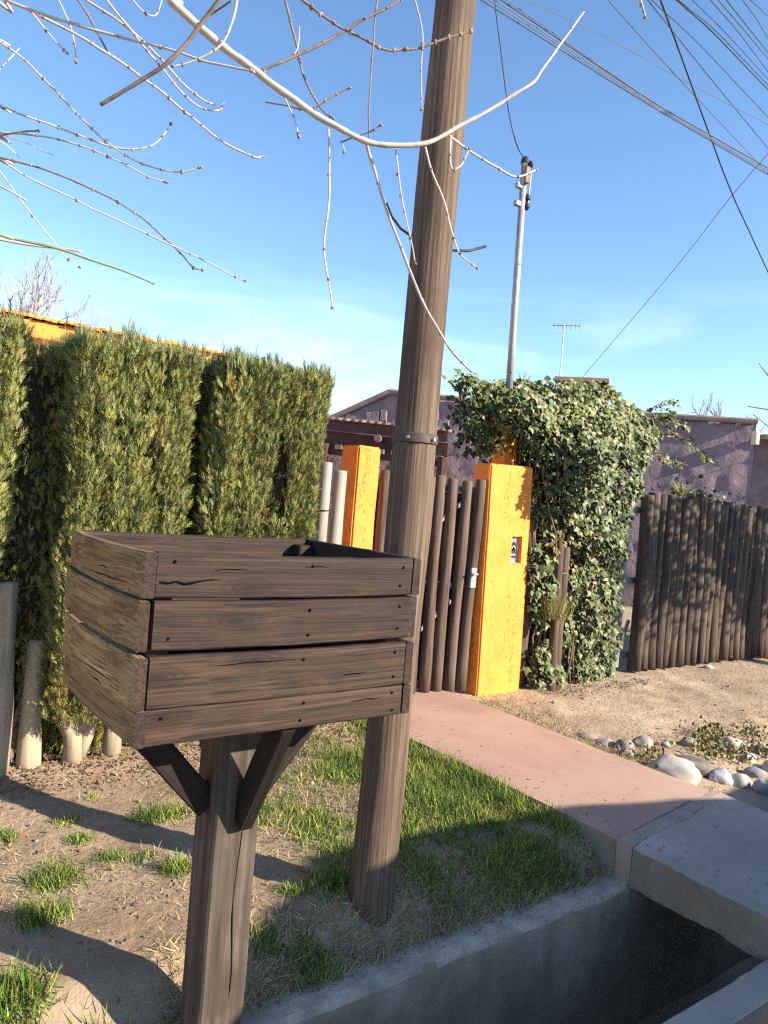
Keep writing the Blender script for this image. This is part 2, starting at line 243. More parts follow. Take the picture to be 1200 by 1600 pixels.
def smooth_by_angle(o, deg=40):
    me = o.data; me.polygons.foreach_set('use_smooth', [True]*len(me.polygons)); me.set_sharp_from_angle(angle=math.radians(deg))
def trimesh(name, V, T, mat, tint=None, smooth=False):
    me = bpy.data.meshes.new(name); nv, ntz = len(V), len(T)
    me.vertices.add(nv); me.vertices.foreach_set('co', np.ascontiguousarray(V, dtype=np.float32).ravel())
    me.loops.add(ntz*3); me.loops.foreach_set('vertex_index', np.ascontiguousarray(T, dtype=np.int32).ravel())
    me.polygons.add(ntz); me.polygons.foreach_set('loop_start', np.arange(0, ntz*3, 3, dtype=np.int32))
    if smooth: me.polygons.foreach_set('use_smooth', np.ones(ntz, dtype=bool))
    me.materials.append(MT[mat])
    if tint is not None:
        a = me.attributes.new('tint', 'FLOAT_COLOR', 'POINT'); c = np.ones((nv, 4), dtype=np.float32); c[:, :3] = tint; a.data.foreach_set('color', c.ravel())
    me.update(calc_edges=True); me.validate(); return me
def scatter(name, tv, tt, P, A, mat, tint=None, smooth=False):
    """copies of a template (verts tv, tris tt) at P (n,3) with frames A (n,3,3) whose columns are the local axes"""
    n = len(P); tv = np.asarray(tv, float); tt = np.asarray(tt, int)
    V = np.einsum('nij,kj->nki', A, tv)+P[:, None, :]; T = (tt[None]+(np.arange(n)*len(tv))[:, None, None]).reshape(-1, 3)
    tc = None if tint is None else np.repeat(tint, len(tv), axis=0)
    return trimesh(name, V.reshape(-1, 3), T, mat, tc, smooth)
def frames(zdir, spin, sc):
    """frames whose local Z (length axis) follows zdir, spun about it"""
    z = zdir/np.linalg.norm(zdir, axis=1, keepdims=True); a = np.where(np.abs(z[:, 2:3]) < .9, np.array([[0, 0, 1.]]), np.array([[1., 0, 0]]))
    x = np.cross(a, z); x /= np.linalg.norm(x, axis=1, keepdims=True); y = np.cross(z, x)
    c, s_ = np.cos(spin)[:, None], np.sin(spin)[:, None]; X = x*c+y*s_; Y = -x*s_+y*c
    return np.stack([X, Y, z], axis=2)*np.asarray(sc)[:, None, None]
def vnoise(X, Y, sc, seed=0): return np.array([noise.noise(Vector((x*sc+seed*7.3, y*sc-seed*3.1, seed*1.7))) for x, y in zip(X, Y)])

# ================================================================== GROUND, DITCH, PATH
DY0, DY1 = 1.325, 1.945            # inner faces of the ditch
PX0, PX1 = 2.975, 4.0              # path sides
def sst(a, b, x): t = min(1, max(0, (x-a)/(b-a))); return t*t*(3-2*t)
def gz(x, y):
    if y < DY0: return -.105
    z = -.125*(1-sst(2.04, 2.26, y))
    if x > PX1-.1: z += -.10*sst(4.0, 4.2, x)*math.exp(-((y-2.2-.12*(x-4.2))/.4)**2)      # shallow swale by the stones
    if -6 < x < 12 and y < 8 and y > 2.05:
        z += .018*fbm(x*2.2, y*2.2, .3)*sst(2.08, 2.3, y)+.008*fbm(x*9, y*9, 4.)
        z += .05*math.exp(-((y-3.93)/.16)**2)*sst(3.2, 2.6, x) if x < 2.9 else 0
    return z
def axis(a, b, fine, lo, hi):
    v = list(np.arange(lo, hi+1e-6, fine)); s = fine
    x = lo
    while x > a: s *= 1.5; x -= s; v.append(max(x, a))
    s = fine; x = hi
    while x < b: s *= 1.5; x += s; v.append(min(x, b))
    return sorted(set(round(q, 5) for q in v))
gx = axis(-400, 400, .045, -.5, 7.0); gy_far = [q for q in axis(2.05, 400, .045, 2.05, 4.9) if q >= 2.05]; gy_near = [-400, -100, -20, -6, -2, 0, .6, 1.0, DY0-.11]
mb = MB()
for ys in (gy_near, gy_far):
    n0 = len(mb.v); nx = len(gx)
    mb.v += [(x, y, gz(x, y)) for y in ys for x in gx]
    mb.f += [(n0+j*nx+i, n0+j*nx+i+1, n0+(j+1)*nx+i+1, n0+(j+1)*nx+i) for j in range(len(ys)-1) for i in range(nx-1)]
tag(mb.build('ground', 'dirt', smooth=True), kind='structure')
def gzs(X, Y): return np.array([gz(a, b) for a, b in zip(X, Y)])
# concrete irrigation ditch: two walls with rough top edges and a floor
mb = MB(); xs = [-40, -20, -8, -4]+list(np.arange(-2, 7.01, .06))+[9, 14, 25, 40]; k = len(xs)
def strip(prof):
    n0 = len(mb.v); m_ = len(prof(0, 0))
    for i, x in enumerate(xs): mb.v.extend(prof(x, i))
    for i in range(k-1):
        for j in range(m_-1): a = n0+i*m_+j; mb.f.append((a, a+1, a+m_+1, a+m_))
def far_prof(x, i):
    e = .012*fbm(x*5, 1, 0)+.006*fbm(x*22, 3, 0); z = -.115+.008*fbm(x*6, 9, 2)
    return [(x, DY1+.004, -.95), (x, DY1+.3*e, -.5), (x, DY1+e, z-.03), (x, DY1+.014+e, z-.006), (x, DY1+.05, z+.006*fbm(x*14, 2, 5)), (x, DY1+.1, z+.008*fbm(x*14, 5, 5)), (x, DY1+.15, z-.012), (x, DY1+.2, z-.06)]
def near_prof(x, i):
    e = .01*fbm(x*5, 21, 0)+.005*fbm(x*22, 23, 0); z = -.098
    return [(x, DY0-.2, z-.1), (x, DY0-.13, z-.003), (x, DY0-.05, z+.004*fbm(x*12, 2, 8)), (x, DY0-.012+e, z-.004), (x, DY0+e, z-.025), (x, DY0-.004, -.95)]
strip(far_prof); f1 = len(mb.f); 
ditch = tag(mb.build('ditch', 'ditch'), kind='structure'); smooth_by_angle(ditch, 50)
dm = ditch.data; dm.materials.append(MT['copingc'])
for p in dm.polygons:
    if p.normal.z > .5 or p.normal.z < -.5: p.material_index = 1
mb = MB(); strip(near_prof); dn = tag(mb.build('ditch_edge', 'slab'), kind='structure'); smooth_by_angle(dn, 50)
mb = MB(); mb.add([(x, y, -.8+.01*math.sin(x*9+y*30)) for x in xs for y in (DY0-.05, 1.5, 1.7, DY1+.05)], [(i*4+j, i*4+4+j, i*4+5+j, i*4+1+j) for i in range(k-1) for j in range(3)])
tag(mb.build('ditch_bed', 'dirt', smooth=True), kind='structure')
# red path from the gate; joint line to the grey slab runs askew
ys = list(np.arange(2.16, 4.42, .05)); mb = MB()
YE = lambda x: 2.03+.13*(x-PX0)
n = 9
def pz(x, y): return .06+.006*fbm(x*1.5, y*1.5, 2)
rows = []
for q in range(len(ys)+1):
    row = []
    for i in range(n):
        u = i/(n-1); x = PX0+(PX1-PX0)*u; y = YE(x) if q == 0 else (ys[q-1] if q > 1 else max(ys[0], YE(x)+.04))
        e = (.01*fbm(y*6, 1, 0) if i == 0 else (.01*fbm(y*6, 5, 0) if i == n-1 else 0))
        row.append((x+e, y, pz(x, y)-(.012 if i in (0, n-1) else 0)))
    rows.append(row)
V = []; Fc = []
for row in rows:
    a, b = row[0], row[-1]
    V += [(a[0]-.012, a[1], -.2), (a[0]-.008, a[1], a[2]-.02)]+row+[(b[0]+.008, b[1], b[2]-.02), (b[0]+.012, b[1], -.2)]
w_ = n+4
for j in range(len(rows)-1):
    for i in range(w_-1): a = j*w_+i; Fc.append((a, a+1, a+w_+1, a+w_))
Fc.append(tuple(range(w_-1, -1, -1))); mb.add(V, Fc); fp = tag(mb.build('footpath', 'path'), kind='structure'); smooth_by_angle(fp, 50); fp.data.materials.append(MT['rawc'])
for p in fp.data.polygons:
    if p.normal.z < .5: p.material_index = 1
# grey slab bridging the ditch
mb = MB(); V = []; Fc = []; nx_, ny_ = 12, 40
def sz(x, y): return .058-.022*(2.1-y)+.004*fbm(x*2, y*2, 7)
for lev in (0, 1):
    for j in range(ny_+1):
        for i in range(nx_+1):
            x = PX0-.012+(PX1-PX0+.03)*i/nx_; y1 = YE(x)-.085-.03*noise.noise(Vector((x*5, 2, 0))); y = .75+(y1-.75)*j/ny_
            e = .016*fbm(y*7, 3, lev)+.009*fbm(y*31, 8, lev) if i == 0 else 0
            V.append((x+e, y, sz(x, y)-(.006 if i in (0, nx_) else 0) if lev == 0 else -.125+.012*fbm(y*6, x*6, 3)))
st = (nx_+1)*(ny_+1); g_ = lambda i, j, l=0: l*st+j*(nx_+1)+i
for j in range(ny_):
    for i in range(nx_): Fc += [(g_(i, j), g_(i+1, j), g_(i+1, j+1), g_(i, j+1)), (g_(i, j, 1), g_(i, j+1, 1), g_(i+1, j+1, 1), g_(i+1, j, 1))]
    Fc += [(g_(0, j), g_(0, j+1), g_(0, j+1, 1), g_(0, j, 1)), (g_(nx_, j), g_(nx_, j, 1), g_(nx_, j+1, 1), g_(nx_, j+1))]
for i in range(nx_): Fc += [(g_(i, 0), g_(i, 0, 1), g_(i+1, 0, 1), g_(i+1, 0)), (g_(i, ny_), g_(i+1, ny_), g_(i+1, ny_, 1), g_(i, ny_, 1))]
mb.add(V, Fc); sl = tag(mb.build('footbridge', 'slab'), kind='structure'); sl.data.materials.append(MT['rawc'])
for p in sl.data.polygons:
    if abs(p.normal.z) < .6: p.material_index = 1
smooth_by_angle(sl, 45)
mb = MB(); V = []; Fc = []; q = 24            # tan mortar band between red path and slab
for i in range(q+1):
    x = PX0-.01+(PX1-PX0+.025)*i/q; ya, yb = YE(x)-.002, YE(x)-.081-.03*noise.noise(Vector((x*5, 2, 0)))
    V += [(x, ya, -.12), (x, ya, .056+.003*fbm(x*9, 1, 0)), (x, (ya+yb)/2, .058+.004*fbm(x*9, 4, 0)), (x, yb, .055), (x, yb, -.12)]
for i in range(q):
    for j in range(4): a = i*5+j; Fc.append((a, a+5, a+6, a+1))
Fc += [(0, 1, 2, 3, 4), tuple(q*5+k for k in (4, 3, 2, 1, 0))]; mb.add(V, Fc); tag(mb.build('path_joint', 'joint'), kind='structure')

# ================================================================== BUILDINGS BEHIND
# purple house: a rough gabled wall seen end on
hp = D(1182, 662, 12.6); hn = Vector((-.769, -.639, 0))
house = thing('house', (hp.x, hp.y, 0), 'purple stucco house with low gabled wall behind the log gates', 'house')
def hl(p): return Vector(p)-Vector((hp.x, hp.y, 0))
top = [AP(x, y, hp, hn) for x, y in ((440, 690), (532, 650), (610, 615), (735, 629), (880, 641), (1030, 653), (1182, 662))]
gn = 60; mb = MB()
# wall as a displaced sheet with thickness, top follows the gable
tl = [hl(p) for p in top]; us = [0]
for a, b in zip(tl, tl[1:]): us.append(us[-1]+math.hypot(b.x-a.x, b.y-a.y))
def topat(u):
    for a, b, p, q in zip(us, us[1:], tl, tl[1:]):
        if u <= b+1e-6: t = (u-a)/(b-a); return p.lerp(q, t)
    return tl[-1].copy()
NU, NZ = 110, 34; V = []; Fc = []
for i in range(NU+1):
    p = topat(us[-1]*i/NU)
    for j in range(NZ+1):
        z = p.z*j/NZ; d = .03*fbm(us[-1]*i/NU*5, z*5, 0, 5)
        V.append((p.x+hn.x*d, p.y+hn.y*d, z))
for i in range(NU):
    for j in range(NZ): a = i*(NZ+1)+j; Fc.append((a, a+NZ+1, a+NZ+2, a+1))
b0 = len(V)
for i in range(NU+1): p = topat(us[-1]*i/NU); V += [(p.x-hn.x*.3, p.y-hn.y*.3, 0), (p.x-hn.x*.3, p.y-hn.y*.3, p.z)]
for i in range(NU):
    a = b0+2*i; Fc.append((a, a+1, a+3, a+2)); Fc.append((i*(NZ+1)+NZ, (i+1)*(NZ+1)+NZ, a+3, a+1))
Fc.append(tuple([NU*(NZ+1)+j for j in range(NZ+1)]+[b0+2*NU+1, b0+2*NU])); Fc.append(tuple([j for j in range(NZ, -1, -1)]+[b0, b0+1]))
mb.add(V, Fc); mb.build('wall', 'purple', house, smooth=True)
mb = MB()
for a, b in zip(tl, tl[1:]):
    a2, b2 = a+Vector((0, 0, .03)), b+Vector((0, 0, .03)); mb.tube([a2+hn*.06-(b2-a2).normalized()*.01, b2+hn*.06], .05, 6)
mb.build('roof_edge', 'coping', house)
# side wall going back from the near corner, and the cream corner piece
sdv = Vector((.639, -.769, 0)); e = tl[-1]
mb = MB(); bk = -hn
V = [e-sdv*.005+bk*.02, e+sdv*.01+bk*6]; mb.add([(V[0].x, V[0].y, 0), (V[1].x, V[1].y, 0), (V[1].x, V[1].y, e.z-.2), (V[0].x, V[0].y, e.z)], [(0, 1, 2, 3)]); mb.build('side_wall', 'purple', house).modifiers.new('thick', 'SOLIDIFY').thickness = .05
mb = MB(); q = e-sdv*.02+hn*.1; mb.box(q.x-.05, q.x+.05, q.y-.05, q.y+.05, e.z-.36, e.z-.14, .01); mb.build('corner_block', 'cream', house)
mb = MB(); q0 = e+sdv*.15; mb.add([q0+hn*.05+Vector((0, 0, -.17)), q0+sdv*3+hn*.05+Vector((0, 0, -.35)), q0+sdv*3+bk*3+Vector((0, 0, .1)), q0+bk*3+Vector((0, 0, .1)), q0+hn*.05+Vector((0, 0, -.24)), q0+sdv*3+hn*.05+Vector((0, 0, -.42))], [(0, 1, 2, 3), (0, 4, 5, 1)]); mb.build('lean_to_roof', 'coping', house).modifiers.new('thick', 'SOLIDIFY').thickness = .05
mb = MB(); q1 = e-sdv*.1+bk*.3; mb.add([q1-Vector((0, 0, q1.z)), q1+sdv*3-Vector((0, 0, q1.z)), q1+sdv*3-Vector((0, 0, .38)), q1-Vector((0, 0, .2))], [(0, 1, 2, 3)]); mb.build('lean_to_wall', 'purple', house).modifiers.new('thick', 'SOLIDIFY').thickness = .05
# chimney of brick courses with a cap
cb = AP(905, 640, hp-hn*1.2, hn); ctop = AP(905, 594, hp-hn*1.2, hn).z; cl = hl(cb)
ang = math.atan2(sdv.y, sdv.x); ch = MB(); 
mb.__init__(); mb.box(-.44, .44, -.3, .3, cl.z-1.2, ctop-.09); chim = mb.build('chimney', 'rawc', house, loc=(cl.x, cl.y, 0), rot=(0, 0, ang))
bmesh_b = MB().box(-.105, .105, -.05, .05, -.03, .03, .006).mesh('brick', 'brick')
for r in range(6):
    for i in range(4):
        x = -.33+.225*i+(.06 if r % 2 else -.03)
        link('brick', bmesh_b, chim, (x, -.275, ctop-.14-r*.075)); 
mb = MB(); mb.box(-.5, .5, -.36, .36, ctop-.085, ctop, .01); mb.build('chimney_cap', 'brick', chim)
# porch: dark beams under a strip of barrel tiles
po = AP(620, 690, hp+hn*1.2, hn); porch = thing('porch_roof', (po.x, po.y, 0), 'dark timber porch roof edged with barrel tiles, behind the narrow orange pillar', 'porch')
A0 = AP(500, 652, hp+hn*1.2, hn)-Vector((po.x, po.y, 0)); B0 = AP(700, 672, hp+hn*1.2, hn)-Vector((po.x, po.y, 0))
dv = (B0-A0); ln = dv.length; dn_ = dv.normalized()
nt_ = 16
tm = MB()
for s_ in range(1):
    pts = []
    V = []; Fc = []
    for j in range(2):
        for kk in range(7): a = math.pi*kk/6; V.append((math.cos(a)*ln/nt_*.5, -.05+j*.9, math.sin(a)*.055+j*.05))
    for kk in range(6): Fc.append((kk, kk+1, kk+8, kk+7))
    Fc.append(tuple(range(6, -1, -1))); tm.add(V, Fc)
tme = tm.mesh('roof_tile', 'tile', True); ang2 = math.atan2(dn_.y, dn_.x)
for i in range(nt_): p = A0+dv*((i+.5)/nt_); link('roof_tile', tme, porch, p-Vector((0, 0, .02)), (0, 0, ang2))
def beam(name, dz0, dz1, off, th, mat):
    mb = MB(); nn = hn
    V = [];
    for p in (A0, B0):
        for o_, z in ((off, dz0), (off+th, dz0), (off+th, dz1), (off, dz1)): V.append(p+nn*(-o_)+Vector((0, 0, z)))
    mb.add(V, [(0, 1, 2, 3), (7, 6, 5, 4), (0, 4, 5, 1), (1, 5, 6, 2), (2, 6, 7, 3), (3, 7, 4, 0)]); return mb.build(name, mat, porch)
beam('fascia_board', -.2, -.03, 0, .04, 'darkwood'); beam('beam', -.46, -.21, .12, .1, 'darkwood'); beam('lower_beam', -.62, -.5, .05, .1, 'darkwood')
for i in range(9):
    p = A0+dv*((i+.5)/9); mb = MB(); mb.box(-.06, .06, -.02, .5, -.52, -.44); mb.build('rafter_end', 'tile', porch, loc=p, rot=(0, 0, ang2))
mb = MB(); p = A0+dv*.48+hn*.06+Vector((0, 0, -.27)); mb.tube([p, p+hn*.05], [.07, .06], 14); mb.build('round_lamp', 'tile', porch)
for t_ in (.05, .98):
    p = A0+dv*t_; mb = MB(); mb.tube([(p.x, p.y, 0), (p.x-hn.x*0, p.y, p.z-.46)], .09, 8); mb.build('post', 'darkwood', porch)
# small wall niches picked out in relief on the gable
for x, y in ((578, 653), (588, 652), (600, 650), (681, 651), (687, 664), (697, 662)):
    p = AP(x, y, hp+hn*.02, hn)-Vector((hp.x, hp.y, 0)); mb = MB(); mb.box(-.06, .06, -.06, .06, -.1, .1, .008); mb.build('projecting_brick', 'purple', house, loc=p, rot=(0, 0, ang))
# antenna
ab = AP(874, 600, hp-hn*1.3, hn); at_ = AP(877, 507, hp-hn*1.3, hn)
ant = thing('television_antenna', (ab.x, ab.y, ab.z-.6), 'thin television antenna on a white mast beside the chimney', 'antenna')
rl = at_-Vector((ab.x, ab.y, ab.z-.6)); mb = MB(); mb.tube([(0, 0, 0), (0, 0, rl.z)], .014, 6); mb.build('mast', 'meterpale', ant)
mb = MB(); bv = sdv*.28; mb.tube([Vector((0, 0, rl.z-.02))-bv*.8, Vector((0, 0, rl.z-.02))+bv*1.1], .007, 5); mb.build('boom', 'wire', ant)
for s_ in (-.7, -.4, -.15, .15, .45, .75, 1.0):
    p = Vector((0, 0, rl.z-.01))+bv*s_; mb = MB(); mb.tube([p-hn*.22-Vector((0, 0, .03)), p+hn*.22+Vector((0, 0, .0))], .004, 4); mb.build('element', 'wire', ant)
# orange house behind the hedge: only its ribbed eave shows
oh = thing('orange_house', (1, 6.5, 0), 'orange house with a ribbed tile eave showing over the cypress hedge', 'house')
mb = MB(); mb.box(-7, 2.05, .35, 5, 0, 2.5); mb.build('wall', 'orange', oh)
rib = MB(); V = []; Fc = []
for j in range(2):
    for kk in range(7): a = math.pi*kk/6; V.append((math.cos(a)*.027, j*1.2, math.sin(a)*.03+j*.06))
for kk in range(6): Fc.append((kk, kk+1, kk+8, kk+7))
Fc.append(tuple(range(6, -1, -1))); rib.add(V, Fc); rme = rib.mesh('roof_tile', 'orange', True)
for i in range(78): link('roof_tile', rme, oh, (2.13-.058*i, -.05+random.uniform(-.02, .02), 2.69+random.uniform(-.008, .008)))
mb = MB(); mb.box(-7, 2.2, .0, 5.2, 2.55, 2.68); mb.build('eave', 'orange', oh)

# ================================================================== PILLARS, GATE, LOG GATE
def pillar(x0, x1, y0, y1, z1, label, niche=None, seed=1, lean=0):
    t = thing('gate_pillar', ((x0+x1)/2, (y0+y1)/2, 0), label, 'pillar')
    bm = bmesh.new(); bmesh.ops.create_cube(bm, size=1)
    for v in bm.verts: v.co = Vector((v.co.x*(x1-x0), v.co.y*(y1-y0), (v.co.z+.5)*(z1+.05)-.05))
    if niche:
        nx0, nx1, nz0, nz1, dp = niche
        ff = [f for f in bm.faces if f.normal.y < -.9][0]
        yq = -(y1-y0)/2; bm.faces.remove(ff)
        o = [v for v in bm.verts if v.co.y < 0]; o.sort(key=lambda v: (v.co.z, v.co.x)); a, b, c, d = o[0], o[1], o[3], o[2]
        cx = (x0+x1)/2
        i_ = [bm.verts.new((q-cx, yq, z)) for q, z in ((nx0, nz0), (nx1, nz0), (nx1, nz1), (nx0, nz1))]
        k_ = [bm.verts.new((v.co.x, yq+dp, v.co.z)) for v in i_]
        oo = [a, b, c, d]
        for s in range(4): s2 = (s+1) % 4; bm.faces.new((oo[s], oo[s2], i_[s2], i_[s])); bm.faces.new((i_[s], i_[s2], k_[s2], k_[s]))
        bm.faces.new(k_)
    bmesh.ops.recalc_face_normals(bm, faces=bm.faces[:])
    bmesh.ops.bevel(bm, geom=[e for e in bm.edges if e.calc_length() > .12 and max(abs(v.co.y) for v in e.verts) <= (y1-y0)/2+1e-6 and (not niche or all(abs(abs(v.co.x)-(x1-x0)/2) < 1e-4 for v in e.verts))], offset=.012, segments=2, affect='EDGES')
    bmesh.ops.triangulate(bm, faces=[f for f in bm.faces if len(f.verts) > 4])
    bmesh.ops.subdivide_edges(bm, edges=[e for e in bm.edges if e.calc_length() > .3], cuts=7, use_grid_fill=True)
    for v in bm.verts:
        if niche and abs(v.co.x-(sum(niche[:2])/2-(x0+x1)/2)) < .09 and abs(v.co.z-sum(niche[2:4])/2) < .15: continue
        v.co.x += .006*fbm(v.co.z*5, v.co.y*9, seed); v.co.y += .005*fbm(v.co.z*5, v.co.x*9, seed+9)
    me = bpy.data.meshes.new('shaft'); bm.to_mesh(me); bm.free(); me.materials.append(MT['orange']); s = link('shaft', me, t); t.rotation_euler.y = lean; return t
PYF = 4.30
big_p = pillar(4.26, 4.75, PYF, 4.50, 1.86, 'wide orange gate pillar with a meter set into its face', niche=(4.545, 4.665, 1.065, 1.285, .07), seed=3, lean=-.028)
pillar(2.935, 3.125, PYF, 4.51, 1.86, 'narrow orange gate pillar between grey log posts and the small gate', seed=5)
pillar(9.03, 9.4, PYF+.02, 4.55, 1.80, 'orange pillar at the far end of the wide log gate', seed=8)
# meter
mt = thing('electric_meter', (4.577, PYF+.07, 1.06), 'small grey electric meter behind glass in the wide orange pillar', 'meter')
mb = MB(); mb.box(-.048, .048, -.03, .002, .003, .226, .004); mb.build('case', 'glass', mt)
mb = MB(); mb.box(-.048, .048, -.034, -.030, .003, .012); mb.box(-.048, .048, -.034, -.030, .217, .226); mb.box(-.048, -.041, -.034, -.030, .012, .217); mb.box(.041, .048, -.034, -.030, .012, .217); mb.build('frame', 'meterpale', mt)
mb = MB(); mb.add([(math.cos(a)*.03-.005, -.0315-(.004*s), math.sin(a)*.034+.145) for s in (0, 1) for a in np.linspace(0, math.pi, 11)]+[(-.035, -.0315, .085), (.025, -.0315, .085), (-.035, -.0355, .085), (.025, -.0355, .085)],
    [tuple(range(10, -1, -1))+(22, 23)] + [tuple(range(21, 10, -1))+(24, 25)] + [(i, i+1, i+12, i+11) for i in range(10)]); mb.build('dial', 'meterdark', mt)
mb = MB()
for i in range(5): mb.box(-.032+.013*i, -.022+.013*i, -.036, -.0305, .05, .066)
mb.build('counter_window', 'meterdark', mt)
mb = MB(); mb.tube([(math.cos(a)*.019-.008, -.038, math.sin(a)*.03+.115) for a in np.linspace(.2, 2.9, 12)], .0045, 6); mb.build('disc', 'meterpale', mt)
# log maker (local Z up)
def log_mesh(h, r, seed, wob=1.0, n=12):
    rs = random.Random(seed); mb = MB(); K = 9; pts = []; rad = []
    ax, ay = rs.uniform(-.018, .018)*wob, rs.uniform(-.016, .016)*wob; p1, p2 = rs.uniform(0, 6), rs.uniform(0, 6)
    for i in range(K):
        t = i/(K-1); pts.append((ax*math.sin(t*4+p1)*1.2, ay*math.sin(t*3.5+p2), h*t)); rad.append(r*(1.06-.12*t)*(1+.07*math.sin(t*9+p1)))
    rad[-1] *= .93; pts.insert(-1, (pts[-1][0], pts[-1][1], h-.012)); rad.insert(-1, rad[-2])
    mb.tube(pts, rad, n, jit=.05, seed=seed); return mb
gate = thing('small_gate', (3.72, 4.42, 0), 'narrow gate of spaced brown logs between two orange pillars', 'gate')
gl = [log_mesh(1.68, .043, 40+i, .45).mesh('log', 'log_gate', True) for i in range(4)]
for i, x in enumerate((3.245, 3.375, 3.505, 3.635, 3.765, 3.89, 4.03, 4.155)):
    o = link('log', gl[i % 4], gate, (x-3.72, -.04, .03+random.uniform(-.012, .012)), (random.uniform(-.006, .006), random.uniform(-.012, .012), random.uniform(0, 6)))
for z in (.1, .87, 1.63):
    mb = MB(); mb.box(-.52, .5, .012, .042, z-.025, z+.025, .002); mb.build('rail', 'steel', gate)
for x in (-.5, .48):
    mb = MB(); mb.box(x-.014, x+.014, .044, .07, .05, 1.66, .002); mb.build('stile', 'steel', gate)
mb = MB()
for s in range(2):
    z0, z1 = ((.13, .84), (.9, 1.6))[s]; mb.tube([(-.47, .05, z0), (.46, .05, z1)], .016, 4)
mb.build('diagonal_brace', 'steel', gate)
for i, x in enumerate((-.36, -.1, .16, .37)):                       # plank screen at the back of the gate
    mb = MB(); mb.box(x-.1, x+.1, .075, .095, .06, 1.6, .003); mb.build('back_board', 'darkwood', gate)
lk = MB(); lk.box(.392, .452, -.098, -.075, .86, 1.02, .004); lo = lk.build('lock_plate', 'steel', gate)
mb = MB(); mb.tube([(.422, -.1, .975), (.422, -.135, .975), (.36, -.135, .978)], .009, 8); mb.build('handle', 'metal', lo, smooth=True)
# wide log gate, each log a part
lg = thing('log_gate', (7.7, 4.42, 0), 'wide gate of close-set brown logs on a grey steel frame beside the ivy', 'gate')
lm = [log_mesh(1.73, .066, 90+i).mesh('log', 'log', True) for i in range(7)]
nlog = 21; 
for i in range(nlog):
    x = 6.475+i*(8.97-6.475)/(nlog-1); s = random.uniform(.92, 1.05)
    link('log', lm[(i*3) % 7], lg, (x-7.7, random.uniform(-.012, .012), .035+random.uniform(-.012, .014)), (random.uniform(-.006, .006), random.uniform(-.009, .009), random.uniform(0, 6))).scale = (s, s, random.uniform(.99, 1.012))
for z in (.16, .9, 1.6):
    mb = MB(); mb.box(-1.38, 1.32, .085, .125, z-.03, z+.03, .003); mb.build('rail', 'steel', lg)
mb = MB(); mb.box(-1.42, -1.37, .06, .1, .05, 1.6, .003); mb.build('stile', 'steel', lg)
mb = MB(); mb.tube([(-1.39, .075, .16), (-1.2, .11, .5)], .018, 4); mb.build('frame_brace', 'steel', lg)
# log posts
def post(x, y, h, r, mat, label, seed, tilt=(0, 0), group=None):
    z = gz(x, y); o = log_mesh(h+.05, r, seed, .35).build('log_post', mat, smooth=True, loc=(x, y, z-.05), rot=(tilt[0], tilt[1], seed)); return tag(o, label, 'post', group)
post(.74, 3.90, .92, .052, 'log_pale', 'stout pale log post furthest from the gate along the cypress hedge', 1, (0, -.06))
post(.885, 3.93, .62, .052, 'log_pale', 'pale log post beside the cut cypress stump', 2)
post(1.285, 3.95, 1.3, .043, 'log_pale', 'short thin pale log post behind the wooden bin, right of the cut stump', 3)
post(1.60, 4.05, 1.45, .062, 'log', 'dark log post standing in the gap between two cypresses', 4)
post(2.615, 4.20, 1.70, .045, 'log_grey', 'grey log post at the end of the hedge with a wire round it', 5)
post(2.745, 4.22, 1.66, .05, 'log_grey', 'grey log post beside the narrow orange pillar', 6)
post(4.83, 4.42, 1.5, .07, 'log', 'thick dark log post half hidden by ivy against the wide orange pillar', 7)
post(5.03, 4.22, 1.25, .04, 'log_gate', 'thin brown log post rising out of the ivy', 8, (0, .01))
post(5.12, 4.26, 1.22, .05, 'log_gate', 'broad brown log post behind the thin one in the ivy', 9)
post(5.35, 4.45, 1.6, .06, 'log', 'dark log post deep inside the ivy', 10)
# wire twist round the hedge end post
mb = MB(); mb.tube([(2.615+.05*math.cos(a), 4.20+.05*math.sin(a), 1.39+.01*a/6) for a in np.linspace(3.3, 8, 14)]+[(2.68, 4.14, 1.36)], .004, 5); tag(mb.build('tie_wire', 'black', smooth=True), 'twist of wire tied round the grey hedge-end post', 'wire')

# ================================================================== WOODEN BIN ON A POST
BX0, BX1, BY0, BY1, BZ0, BZ1 = .582, 1.373, 1.655, 2.277, .897, 1.340
TH = .026
bin_ = thing('wooden_bin', (.98, 1.966, gz(.98, 1.97)), 'raised slatted bin of dark weathered boards on a thick square post', 'bin')
bo = Vector(bin_.location)
def board(name, Lg, h, t, seed, bow=0.0, sag=0.0, mat='board'):
    """plank along local X, height Z, thickness Y; chamfered, slightly bowed and with uneven edges"""
    rs = random.Random(seed); K = 15; V = []; Fc = []; c = .0035
    o = rs.uniform(0, 50)
    for i in range(K):
        u = i/(K-1); x = (u-.5)*Lg; b = bow*(1-(2*u-1)**2); s = sag*(1-(2*u-1)**2)
        zt = h/2+s+.0022*noise.noise(Vector((x*9, o, 0)))+.0012*noise.noise(Vector((x*40, o, 3))); zb = -h/2+s+.0022*noise.noise(Vector((x*9, o+9, 0)))
        y0 = -t/2+b+.001*noise.noise(Vector((x*20, o, 7))); y1 = t/2+b
        V += [(x, y0+c, zb), (x, y0, zb+c), (x, y0, zt-c), (x, y0+c, zt), (x, y1-c, zt), (x, y1, zt-c), (x, y1, zb+c), (x, y1-c, zb)]
    for i in range(K-1):
        for k in range(8): a = i*8+k; b_ = i*8+(k+1) % 8; Fc.append((a, a+8, b_+8, b_))
    Fc.append(tuple(range(8))); Fc.append(tuple(range(K*8-1, K*8-9, -1)))
    mb = MB(); mb.add(V, Fc); o_ = mb.build(name, mat, bin_); smooth_by_angle(o_, 30); return o_
